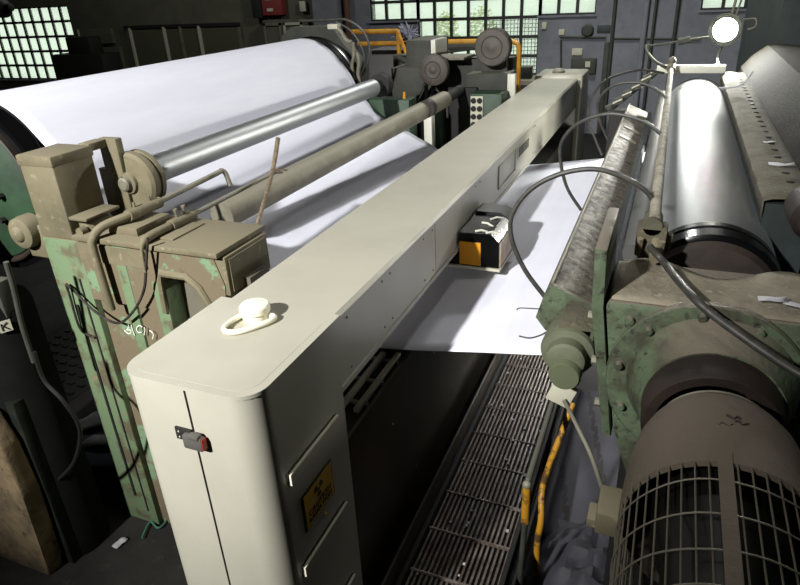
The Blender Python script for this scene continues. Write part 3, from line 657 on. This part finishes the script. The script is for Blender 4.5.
# dusty bed rail with bolts, hood behind it
br = thing('dusty_bed_rail', 'dust-covered rail with a row of bolt holes right of the polished roll', 'rail', (.40, 3.8, ZF))
gp = []
ys = [2.33 + (5.5-2.33)*i/70 for i in range(71)]
bb_ = MB()
for i, y in enumerate(ys):
    j = .003*math.sin(i*1.3)+.006*random.random()
    gp.append([(.337+j*.3,y,-.76),(.335+j*.3,y,-.705),(.36,y,-.697+.006*random.random()),(.40,y,-.695+.006*random.random()),(.445,y,-.70+.005*random.random()),(.49,y,-.70)])
bb_.sheet(gp).build('dust_layer', 'dust', br, thick=.003)
MB().box(.345,.488,2.335,5.5,ZF,-.715).build('beam', 'teal', br)
for k in range(24):
    y = 2.55 + k*.122; MB().lathe((.437,y,-.703),[(0,.015),(.010,.014),(.012,.009)],10,(0,0,1)).build('bolt', 'vdark', br)
hood = thing('dryer_hood', 'dark dust-streaked sloping hood at the right edge', 'hood', (.9, 4, ZF))
MB().prism([(.50,ZF),(.50,-.715),(.56,-.635),(.66,-.55),(.72,-.545),(1.6,-.60),(1.6,ZF)], 2.15, 6.0).build('slope_panel', 'hood', hood)
MB().prism([(.74,ZF),(.74,1.6),(3.0,1.6),(3.0,ZF)], 6.25, 9.5).build('upper_casing', 'teal', hood)
b = MB(); b.box(.46,1.2,1.9,2.14,ZF,-.80,.01); b.build('end_frame', 'teal', hood)
b = MB(); q = at(792,203,1,2.05); b.lathe((q.x+.065,0,q.z-.035),[(2.0,0),(2.002,.05),(2.02,.065),(2.15,.068)],28); b.build('round_cover', 'rubdust', hood)
def debris(px, py, z, s, lab):
    q = at(px, py, 2, z); b = MB()
    b.sheet([[(q.x+(i-1.5)*s*.4, q.y+(j-1)*s*.22+.1*s*i*(i-2)*.5, z+.006+random.random()*s*.16) for i in range(4)] for j in range(3)])
    b.build('paper_shred', 'scrap', label=lab, cat='paper scrap', group='paper shreds on the machine', thick=.0015)
debris(781,167,-.69,.075,'largest white paper shred on the dusty bed rail')
debris(769,144,-.69,.04,'small white paper shred above the largest one on the dusty bed rail')
debris(772,303,-.758,.055,'flat white paper shred on the dusty top of the green housing')
debris(795,308,-.758,.045,'white paper shred on the housing top at the right frame edge')
b = MB(); b.tube([at(719,88,2,-.66),at(735,87,2,-.66),at(745,82,2,-.63),at(752,72,2,-.58)], .006, 6, 4)
b.build('paper_strip', 'scrap', label='thin curled strip sticking up from the far part of the dusty rail', cat='paper scrap')

# ================================================================== LAMP
LP = Vector((.345, 6.05, -.44))
lp = thing('floodlight', 'bare glaring floodlight above the far end of the polished roll', 'lamp', (LP.x, LP.y, -.70))
dirv = Vector((-.16, -1.0, -.12)).normalized()
MB().lathe(LP, [(-.0,.0),(0.004,.06),(.0,.088),(-.008,.095)], 32, dirv).build('lens', 'glassbulb', lp)
MB().lathe(LP-dirv*.012, [(.012,.125),(.0,.125),(-.04,.11),(-.12,.06),(-.16,.04)], 32, dirv).build('reflector_housing', 'darkm', lp)
b = MB(); b.tube([LP-dirv*.1,(LP.x,LP.y+.12,-.58),(LP.x-.02,LP.y+.05,-.66),(LP.x-.02,LP.y-.45,-.69)], .010, 8, 4); b.build('bracket', 'dull', lp)
b = MB(); b.tube([LP-dirv*.05+Vector((.10,0,.06)),(LP.x+.2,LP.y,-.36),(LP.x+.21,LP.y,-.42),(LP.x+.16,LP.y,-.44)], .007, 6, 3); b.build('wire_hook', 'dull', lp)
b = MB(); b.tube([(LP.x+.03,LP.y+.05,LP.z+.1),(LP.x+.08,LP.y+.1,.2),(LP.x+.3,LP.y+.3,3.2)], .011, 8, 3); b.tube([(LP.x+.06,LP.y+.05,LP.z+.08),(LP.x+.13,LP.y+.1,.2),(LP.x+.4,LP.y+.3,3.2)], .008, 8, 3)
b.build('hanging_wire', 'dull', lp)
arm_ = thing('swing_arm', 'thin jointed rod reaching left from the glaring floodlight', 'rod', (-.1, 6.0, -.7))
b = MB(); b.tube([at(709,37,1,6.0),at(688,40,1,6.0),at(652,46,1,6.0)], .010, 8); b.cyl(at(690,39.5,1,5.99),at(678,42,1,5.99),.028,n=10); b.build('rod', 'darkm', arm_)
b = MB(); b.tube([at(652,46,1,6.0),at(646,46,1,6.0),at(648,53,1,5.9),at(656,62,1,5.6),at(666,67,1,5.4)], .012, 8, 5); b.build('curved_end', 'darkm', arm_)

# ================================================================== WALKWAY
wk = thing('grating_walkway', 'narrow worn steel bar-grating walkway between the lower scanner beam and the roll stand', 'walkway', (-.66, 3.0, ZF))
zg = -2.5
b = MB(); n = 17
for i in range(n):
    x = -.845 + .40*i/(n-1); b.box(x-.0055, x+.0055, 1.35, 5.2, zg-.03, zg)
b.build('bars', 'grip', wk)
y = 1.4
while y < 5.2:
    MB().cyl((-.86,y,zg-.006),(-.44,y,zg-.006),.010,n=8).build('cross_rod', 'grip', wk); y += .27
b = MB(); b.box(-.885,-.86,1.35,5.2,zg-.08,zg+.035,.004); b.box(-.44,-.415,1.35,5.2,zg-.08,zg+.035,.004); b.build('side_channel', 'vdark', wk)
b = MB(); b.box(-.385,-.37,1.5,4.2,zg-.08,zg+.03,.003); b.build('outer_channel', 'vdark', wk)
b = MB()
for (x,y_) in ((-.87,1.5),(-.43,1.5),(-.87,3.2),(-.43,3.2)): b.box(x-.02,x+.02,y_-.02,y_+.02,ZF,zg-.06)
b.build('support', 'vdark', wk)
b = MB()
for k in range(40):
    x = random.uniform(-.84,-.45); y_ = random.uniform(1.7,4.2); s_ = random.uniform(.003,.008)
    b.box(x-s_,x+s_,y_-s_,y_+s_,zg,zg+s_)
b.build('crumbs', 'scrap', wk)['kind'] = 'stuff'
b = MB(); b.box(-.90,-.885,1.6,4.6,zg-.05,zg+.16,.004); b.build('toe_board', 'lower', wk)

hr = thing('handrail', 'bent handrail with chipped yellow posts beside the grating walkway', 'railing', (-.38, 2.3, ZF))
rA = at(527,484,2,-1.9); rB = at(557,386,0,rA.x)
b = MB(); b.tube([(rA.x,rA.y,-1.93),(rA.x,rA.y+.02,-1.9),(rB.x,rB.y,-1.9),(rB.x+.02,rB.y+.3,-1.9)], .014, 12); b.build('top_rail', 'darkm', hr)
b = MB(); b.tube([(rA.x,rA.y,-1.91),(rA.x,rA.y+.005,-2.12)], .0185, 12); b.build('post', 'oldyellow', hr, label='short chipped yellow post')
b = MB(); b.tube([(rA.x,rA.y+.005,-2.11),(rA.x-.02,rA.y+.02,ZF)], .013, 12); b.build('lower_post', 'darkm', hr)
MB().sphere((rA.x,rA.y,-1.905),.020).build('knob', 'dull', hr)
yb = rA.y + .12
b = MB(); b.tube([at(573,403,1,2.75),at(562,432,1,2.65),at(549,466,1,2.5),at(542,490,1,2.38),at(541,520,1,2.3),at(537,545,1,2.28),at(537,580,1,2.28)], .016, 12, 4); b.build('bent_rail', 'oldyellow', hr, label='bent chipped yellow rail')
b = MB(); b.tube([at(564,400,1,1.79),at(578,428,1,1.76),at(592,458,1,1.70),at(604,495,1,1.66)], .007, 8, 4)
b.build('flexible_conduit', 'dull', label='grey conduit hanging from the label plate under the pivot bearing', cat='conduit')
# heap & tarp on the floor right
b = MB(); g = []
q = at(575,572,2,ZF+.1); q.x += .1
for i in range(22):
    row = []
    for j in range(22):
        u, v = i/21*2-1, j/21*2-1; h = max(0, 1-u*u*.9-v*v*.9)
        row.append((q.x+u*.34, q.y+v*.42, ZF+.004+h*.24+ .05*h*math.sin(i*.9+j*.4)*math.cos(j*1.1-i*.5)+.02*h*random.random()))
    g.append(row)
b.sheet(g).build('crumpled_plastic', 'tarp', label='crumpled blue-grey plastic heap on the floor at the bottom right of the walkway', cat='plastic sheet', sharp=40, thick=.003)
b = MB(); q = at(578,450,2,ZF+.02)
b.sheet([[(q.x-.12+.035*i,q.y-.8+.09*j,ZF+.008+.012*math.sin(i*.9+j*.5)) for i in range(15)] for j in range(18)]).build('tarpaulin', 'tarp', label='flat blue-grey sheet on the floor between the walkway and the green housing', cat='sheet', thick=.003)


# ================================================================== BACKGROUND MACHINES
Yb = 6.6
def A(px, py, Y=Yb): return at(px, py, 1, Y)
def bgbox(b, px0, py0, px1, py1, Y0, Y1, bev=.01):
    p = A(px0, py1, Y0); q = A(px1, py0, Y0)
    b.box(min(p.x,q.x), max(p.x,q.x), Y0, Y1, min(p.z,q.z), max(p.z,q.z), bev); return b
dv = thing('belt_drive', 'dark belt drive machine with two dusty pulleys beyond the far end of the web', 'machine', (-2.4, 6.9, ZF))
b = MB(); bgbox(b, 408, 40, 430, 105, 6.5, 7.1); bgbox(b, 393, 68, 424, 112, 6.4, 6.9)
b.build('gearbox', 'darkm', dv)
p = A(427,40,6.55); q = A(433,62,6.55); MB().box(p.x,p.x+.10,6.52,6.9,q.z,p.z,.004).build('white_guard', 'whitebar', dv)
b = MB(); bgbox(b, 466, 74, 509, 100, 6.3, 6.62); b.box(-2.36,-1.5,6.63,6.78,ZF,-.70)
p = A(466,78,6.3); q = A(503,98,6.3); b.box(p.x-.02,-1.46,6.36,6.6,ZF,q.z)
b.build('base_frame', 'darkm', dv)
p = A(436,70,6.4); q = A(505,76,6.4); MB().box(-2.34,-1.95,6.40,6.80,-.695,-.675).build('table_plate', 'dull', dv)
p = A(508,74,6.3); q = A(513,98,6.3); MB().box(p.x,q.x+.02,6.28,6.34,q.z-.02,p.z,.004).build('white_panel', 'whitebar', dv)
c1 = A(492,47.5,6.35); c2 = A(433,70,6.25)
MB().lathe((c1.x,0,c1.z),[(6.33,0),(6.332,.035),(6.34,.05),(6.338,.095),(6.33,.102),(6.338,.108),(6.34,.162),(6.35,.173),(6.37,.173),(6.385,.158),(6.40,.173),(6.42,.173),(6.43,.158),(6.45,.173),(6.47,.173),(6.48,.05),(6.6,.05)],56).build('large_pulley', 'pulley', dv)
MB().lathe((c2.x,0,c2.z),[(6.23,0),(6.232,.03),(6.24,.04),(6.238,.075),(6.23,.08),(6.24,.085),(6.245,.14),(6.255,.152),(6.275,.152),(6.29,.138),(6.305,.152),(6.32,.152),(6.33,.05),(6.52,.05)],48).build('small_pulley', 'pulley', dv)
b = MB(); p = A(492,62,6.5); b.prism([(c1.x-.16,p.z-.13),(c1.x+.13,p.z-.13),(c1.x+.07,c1.z),(c1.x-.07,c1.z)],6.5,6.66); b.build('pulley_bracket', 'darkm', dv)
b = MB(); b.tube([A(424,84,6.3),A(412,108,6.3)],.02,8); b.build('brace', 'darkm', dv)
b = MB(); b.tube([(c2.x+.03,6.28,c2.z+.15),(c1.x-.05,6.4,c1.z+.0)],.012,6); b.build('belt', 'vdark', dv)
gc = thing('green_cabinet', 'green electrical cabinet with round gauges under the belt drive', 'cabinet', (-1.9, 6.0, ZF))
p = A(473,96,6.0); q = A(500,135,6.0)
MB().box(p.x-.03,-1.46,6.0,6.25,ZF,p.z+.02,.006).build('body', 'bgreen', gc)
MB().box(p.x-.33,p.x-.035,6.235,6.29,ZF,p.z+.04,.006).build('side_cover', 'vdark', gc)
MB().box(p.x-.48,p.x-.335,6.0,6.2,ZF,p.z-.06,.006).build('green_side', 'bgreen', gc)
gpn = MB().box(p.x-.02,p.x+.10,5.985,6.0,q.z-.15,p.z,.003).build('gauge_panel', 'trimlight', gc)
for i in range(2):
    for j in range(5): MB().lathe((p.x+.01+i*.06,0,p.z-.04-j*.075),[(5.987,.026),(5.975,.026),(5.973,.02)],16).build('gauge', 'vdark', gpn)
p = A(427,105,5.8); MB().box(p.x-.02,p.x+.06,5.75,5.85,ZF,p.z,.005).build('steel_post', 'whitebar', label='pale upright post behind the end of the guide pipe', cat='post')
p = A(375,97,5.7); q = A(410,108,5.7)
MB().box(p.x,q.x+.05,5.55,5.75,ZF,p.z,.006).build('green_bracket', 'bgreen', label='green bracket block below the far bearing of the steel roll', cat='bracket')
# dark frame behind the far end of the drum
ff = thing('far_reel_frame', 'dark machine frame with pale hoses behind the far end of the paper drum', 'machine frame', (-3.2, 6.0, ZF))
b = MB()
pl = [A(x_, y_, 5.85) for x_, y_ in ((282,36),(292,27),(325,26),(333,28),(344,44),(356,58),(361,74),(366,100),(350,130),(290,130))]
b.prism([(v.x, v.z) for v in pl][::-1], 5.84, 6.0)
p = A(325,120,5.8); b.box(p.x-.6,p.x+.35,5.845,5.99,ZF,p.z+.1); b.build('frame_plate', 'darkm', ff)
b = MB()
for pts in ([(331,25),(340,31),(346,40),(352,42)],[(353,42),(354,55),(352,66),(354,80)],[(357,52),(359,62),(358,74),(360,84)]):
    b.tube([A(x_,y_,5.68) for x_,y_ in pts], .018, 8, 4)
b.build('pale_pipe', 'dull', ff)
b = MB(); b.box(A(331,25,5.7).x-.02,A(339,25,5.7).x,5.66,5.74,A(331,29,5.7).z,A(331,24,5.7).z,.004); b.build('junction_block', 'trimlight', ff)
b = MB(); b.tube([A(300,21,5.8),A(330,20,5.8),A(347,20,5.8),A(362,30,5.8),A(369,45,5.8),A(368,62,5.8),A(362,76,5.8)], .012, 8, 6)
b.build('rubber_hose', 'hose', label='black hose arching over the far end of the paper drum, outer one', cat='hose')
b = MB(); b.tube([A(336,22,5.75),A(350,30,5.75),A(360,44,5.75),A(364,58,5.75),A(361,72,5.75)], .009, 8, 6)
b.build('rubber_hose', 'hose', label='black hose arching over the far end of the paper drum, inner one', cat='hose')
# grey unit behind
MB().box(A(368,56,8.5).x,A(425,56,8.5).x,8.5,9.0,ZF,A(380,50,8.5).z,.01).build('grey_cabinet', mat('mid_grey_cabinet',(104,104,104),rough=.6), label='low grey cabinet behind the yellow railing', cat='cabinet')
q = A(396,66,7.0); MB().box(q.x-.10,q.x+.22,7.15,7.35,ZF,q.z+.10,.01).build('dark_cabinet', 'darkm', label='dark box left of the gearbox in front of the grey cabinet', cat='cabinet')
# yellow railings
yr = thing('yellow_railing', 'bright yellow railing left of the dark gearbox in front of the back wall', 'railing', (-4, 9, ZF))
Y_ = 8.0
b = MB(); b.tube([A(352,32,Y_),A(397,31,Y_),A(399,33,Y_)],.03,10); b.build('top_rail', 'yellow', yr)
b = MB(); b.tube([A(358,44,Y_),A(412,43,Y_)],.028,10); b.build('mid_rail', 'yellow', yr)
b = MB(); b.tube([A(398,32,Y_),A(399,50,Y_),Vector((A(400,66,Y_).x,Y_,ZF))],.03,10); b.build('post', 'yellow', yr)
b = MB(); b.tube([A(398,32,Y_),A(403,45,Y_-.3),A(408,58,Y_-.6)],.022,10); b.build('brace', 'yellow', yr)
yp = thing('yellow_railing', 'yellow pipe railing passing behind the large pulley and turning down at its right', 'railing', (-2, 8.6, ZF))
Y_ = 8.4
b = MB(); b.tube([A(430,42,Y_),A(512,41,Y_),A(518,44,Y_),A(519,48,Y_),Vector((A(519,88,Y_).x,Y_,ZF))],.032,10); b.build('top_rail', 'yellow', yp)
b = MB(); b.tube([A(430,47,Y_),A(500,46,Y_)],.05,10); b.build('dark_pipe', 'darkm', yp)
b = MB(); b.tube([A(505,70,Y_),Vector((A(506,100,Y_).x,Y_,ZF))],.026,10); b.build('post', 'yellow', yp)
p = A(404,92,5.65); MB().cyl(p,Vector((p.x,5.65,A(404,98,5.65).z-.03)),.016,n=10).build('marker_post', 'yellow', label='short yellow peg standing on the green bracket', cat='peg')
# bench with boxes under the window
bn = thing('work_bench', 'dark work bench under the tall window, right of the large pulley', 'bench', (-2.2, 10.5, ZF))
p = A(505,81,10.2); q = A(535,81,10.2)
MB().box(p.x-.3,q.x+.25,10.2,10.9,p.z-.06,p.z).build('top', 'dull', bn)
b = MB(); b.box(p.x-.28,q.x+.2,10.25,10.85,ZF,p.z-.06); b.build('cupboard', 'rubdust', bn)
b = MB(); q = A(524,75,10.4); b.box(q.x-.1,q.x+.1,10.4,10.6,p.z+.001,q.z+.12,.01); b.build('tool_box', 'darkm', label='dark upright box on the bench under the tall window', cat='box')
q = A(510,77,10.4); MB().box(q.x-.1,q.x+.1,10.4,10.6,p.z+.001,p.z+.09,.01).build('tool_box', 'dull', label='low grey box on the bench, left of the dark upright box', cat='box')
# fluffy white waste on railing
b = MB(); q = A(406,36,8.2)
for k in range(60):
    d = Vector((random.uniform(-1,1),random.uniform(-.4,.4),random.uniform(-.2,1))).normalized()*random.uniform(.1,.22)
    b.tube([q-Vector((0,0,.12)), q+d*.5+Vector((.03,0,0)), q+d-Vector((0,0,.08*random.random()))], .006, 4)
b.build('waste_tuft', mat('grey_waste',(150,152,170),rough=.9), label='tuft of grey shredded waste behind the top of the yellow railing', cat='waste')

# wall fittings
def wb_(px0, py0, px1, py1, d, name, m, lab, cat, Y=YB):
    p = A(px0, py1, Y); q = A(px1, py0, Y)
    return MB().box(p.x, q.x, Y-d, Y-.001, p.z, q.z, .006).build(name, m, label=lab, cat=cat)
wb_(572,48,583,55,.06,'socket_plate','trimlight','pale double socket plate on the back wall above the far cabinet','socket')
p = A(577,51.5,YB)
sw = thing('switch_box','grey switch box with pale square on the back wall above the far cabinet','switch box',(A(585,70).x, YB-.1, A(585,70,YB).z))
p = A(571,73,YB); q = A(597,58,YB); MB().box(p.x,q.x,YB-.12,YB-.002,p.z,q.z,.01).build('body','darkm',sw)
p = A(585,67,YB-.12); MB().box(p.x,p.x+.09,YB-.13,YB-.12,p.z,p.z+.10).build('label_square','trimlight',sw)
wb_(542,22,547,29,.05,'switch','trimlight','small pale switch under the right end of the tall window','switch')
wb_(559,29,565,35,.06,'socket','trimlight','small pale socket on the wall right of the tall window','socket')
q = A(588,30,YB); 
mt_ = thing('wall_fan','small dark round fan fixed to the wall under the right window','fan',(q.x,YB-.1,q.z-.15))
MB().lathe((q.x,0,q.z),[(YB-.12,.02),(YB-.11,.09),(YB-.08,.11),(YB-.06,.11),(YB-.002,.04)],20).build('body','darkm',mt_)
wb_(597,25,611,33,.02,'wall_plate','teal','green-grey plate on the back wall right of the window','plate')
p = A(602,75,YB); q = A(610,42,YB); MB().box(p.x,q.x,YB-.08,YB-.002,ZF,q.z,.01).build('cable_box','darkm',label='tall narrow cable box on the back wall beside the vertical pipe',cat='box')
for px, r_, nm, lab in ((613.5,.03,'wall_pipe','thin dark vertical pipe on the back wall right of the switch box'),(645,.05,'wall_pipe','thicker vertical pipe on the back wall left of the lamp rod'),(654,.025,'wall_pipe','thin vertical pipe just right of the thicker wall pipe'),(676,.03,'wall_pipe','vertical wall pipe nearest the floodlight')):
    q = A(px,20,YB-.08); MB().cyl((q.x,YB-.08,ZF),(q.x,YB-.08,ZT),r_,n=10).build(nm, 'darkm' if r_!=.05 else 'wall', label=lab, cat='pipe', group='pipes on the back wall')
q = A(347,10,YB-.1); MB().cyl((q.x,YB-.1,ZF),(q.x,YB-.1,ZT),.06,n=12).build('brown_pipe', mat('rust_brown_pipe',(92,62,48),rough=.7), label='rust-brown vertical pipe beside the blue-grey pilaster', cat='pipe')
for py, px0, px1, lab in ((37,560,606,'horizontal conduit on the wall below the right window'),(38.5,614,700,'long horizontal conduit on the wall left of the floodlight')):
    MB().tube([A(px0,py,YB-.05),A(px1,py+.5,YB-.05)],.018,8).build('conduit','darkm',label=lab,cat='conduit',group='conduits on the back wall')
q=A(561,40,YB-.05); MB().tube([q,A(561,72,YB-.05)],.018,8).build('conduit','darkm',label='short vertical conduit below the small socket on the back wall',cat='conduit',group='conduits on the back wall')
# left wall: glazed partition
gp_ = thing('glazed_partition','dark glazed partition with pale upright trims on the left part of the back wall','partition',(-11,YB-.1,ZF))
p = A(85,90,YB-.08); q = A(252,20,YB-.08)
MB().box(-12.6,-9.2,YB-.08,YB-.002,ZF,-.58,.005).build('board','walldark',gp_)
for x0,x1 in ((-12.35,-11.5),(-11.3,-10.45),(-10.25,-9.3)):
    MB().box(x0,x1,YB-.10,YB-.08,-2.0,-.68).build('panel', mat('partition_glass',(84,84,70),rough=.35), gp_)
for x in (-12.42,-11.37,-10.88,-10.34): MB().box(x-.03,x+.03,YB-.13,YB-.08,-2.0,-.62).build('trim', 'trimlight' if x!=-10.88 else 'dull', gp_)
MB().box(-12.6,-9.2,YB-.12,YB-.08,-.64,-.57).build('head_rail','vdark',gp_)
gq = thing('notice_board','dark two-part board with a pale left edge right of the left window','board',(-13.5,YB-.1,-1.75))
MB().box(-14.0,-12.9,YB-.10,YB-.002,-1.75,-1.06).build('lower_board','walldark',gq)
MB().box(-14.1,-13.05,YB-.10,YB-.002,-.96,-.62).build('upper_board','walldark',gq)
b = MB(); MB().box(-14.04,-14.0,YB-.12,YB-.002,-1.75,-1.06).build('edge_trim','trimlight',gq); MB().box(-14.14,-14.1,YB-.12,YB-.002,-.96,-.62).build('edge_trim','trimlight',gq)
wf = MB(); p = at(50,55,1,12.0); q = at(61,38,1,12.0); wf.box(p.x,-12.6,12.0,12.6,ZF,p.z,.02); wf.box(q.x,-13.0,12.1,12.5,p.z-.05,q.z,.02); wf.build('dark_machine','vdark',label='dark machine silhouetted in front of the lower right of the left window',cat='machine')
cu = thing('glazed_cupboard','small pale-framed glazed cupboard behind the far end of the drum','cupboard',(-7.9,YB-.2,ZF))
MB().box(-8.45,-7.42,YB-.3,YB-.002,ZF,-.54,.01).build('body','walldark',cu)
for x0,x1 in ((-8.42,-7.98),(-7.92,-7.45)):
    b = MB()
    for q in ((x0,x0+.05,-1.2,-.60),(x1-.05,x1,-1.2,-.60),(x0,x1,-.65,-.60)): b.box(q[0],q[1],YB-.33,YB-.3,q[2],q[3])
    b.build('door_frame','trimlight' if x0>-8 else 'dull',cu)
rb = thing('breaker_box','dark red breaker box with two pale labels high on the back wall','switch box',(-8.3,YB-.2,-.45))
MB().box(-8.75,-8.5,YB-.2,YB-.01,-.5,.05,.01).build('side_box','vdark',rb)
MB().box(-8.48,-7.98,YB-.2,YB-.01,-.45,.05,.01).build('body','redswitch',rb)
for z in (-.34,-.12): MB().box(-8.35,-8.2,YB-.215,YB-.2,z-.03,z+.03).build('label','trimlight',rb)
MB().box(-7.6,-7.45,YB-.1,YB-.002,-.40,-.2,.01).build('socket','trimlight',label='pale socket on the back wall between breaker box and pilaster',cat='socket')
# insulator pole end, upper left
c = A(0,8,7.0)
ip = thing('pipe_end','dark ribbed pipe end poking in at the top left corner','pipe',(c.x,7,c.z-.3))
MB().lathe((c.x-1.09,7,c.z),[(0,.1),(.9,.1),(.92,.125),(1.0,.125),(1.02,.1),(1.05,.1),(1.07,.13),(1.17,.13),(1.2,.10),(1.24,.06),(1.32,.05),(1.34,.02)],28,(1,0,0)).build('body','vdark',ip)

# ================================================================== LIGHT
sc.world = bpy.data.worlds.new('sky'); sc.world.use_nodes = True
bg = sc.world.node_tree.nodes['Background']; bg.inputs[0].default_value = lin((238, 250, 236)); bg.inputs[1].default_value = 1.15
def light(kind, name, loc, tgt, energy, color=(1,1,1), **kw):
    l = bpy.data.lights.new(name, kind); l.energy = energy; l.color = color
    for k, v in kw.items(): setattr(l, k, v)
    o = bpy.data.objects.new(name, l); COL.objects.link(o); o.location = Vector(loc) + Vector((0,0,H))
    d = Vector(tgt) - Vector(loc); o.rotation_euler = d.to_track_quat('-Z', 'Y').to_euler(); return o
light('SPOT', 'work_spotlight', (-2.9, -4.3, 3.1), (-1.75, 3.3, -.85), 5600, (1.0, .99, .96), spot_size=math.radians(44), spot_blend=.9, shadow_soft_size=.14)
light('POINT', 'overhead_lamp', (-.55, 1.9, 2.8), (0,0,0), 42, (1,.98,.93), shadow_soft_size=.12)
light('POINT', 'back_fill', (-1.5, 9.3, 2.7), (0,0,0), 420, (1,1,.96), shadow_soft_size=.25)  # unseen fill added to brighten the back wall
light('POINT', 'back_fill', (-9.0, 9.0, 2.7), (0,0,0), 170, (1,1,.96), shadow_soft_size=.25)  # second unseen fill, added for the left part of the back wall
light('POINT', 'grating_fill', (-.5, 4.5, -1.8), (0,0,0), 36, (1,.98,.94), shadow_soft_size=.06)  # hidden fill added under the web to brighten the walkway grating

# ================================================================== CAMERA
cam = bpy.data.cameras.new('camera'); co = bpy.data.objects.new('camera', cam); COL.objects.link(co)
cam.sensor_fit = 'HORIZONTAL'; cam.sensor_width = 36.0; cam.lens = F/800*36.0; cam.clip_start = .05; cam.clip_end = 200
ex = Vector((Xc.x, Yc.x, Zc.x)); ey = Vector((Xc.y, Yc.y, Zc.y)); ez = Vector((Xc.z, Yc.z, Zc.z))   # camera axes in the world
R = Matrix((ex, -ey, -ez)).transposed()
co.matrix_world = Matrix.Translation((0, 0, H)) @ R.to_4x4()
sc.camera = co
vs = sc.view_settings; vs.view_transform = 'Standard'; vs.look = 'None'; vs.gamma = 1; vs.exposure = 0; vs.use_curve_mapping = False
try:
    sc.cycles.use_denoising = True; sc.cycles.sample_clamp_indirect = 6; sc.cycles.max_bounces = 8; sc.cycles.caustics_reflective = False; sc.cycles.caustics_refractive = False
except Exception: pass
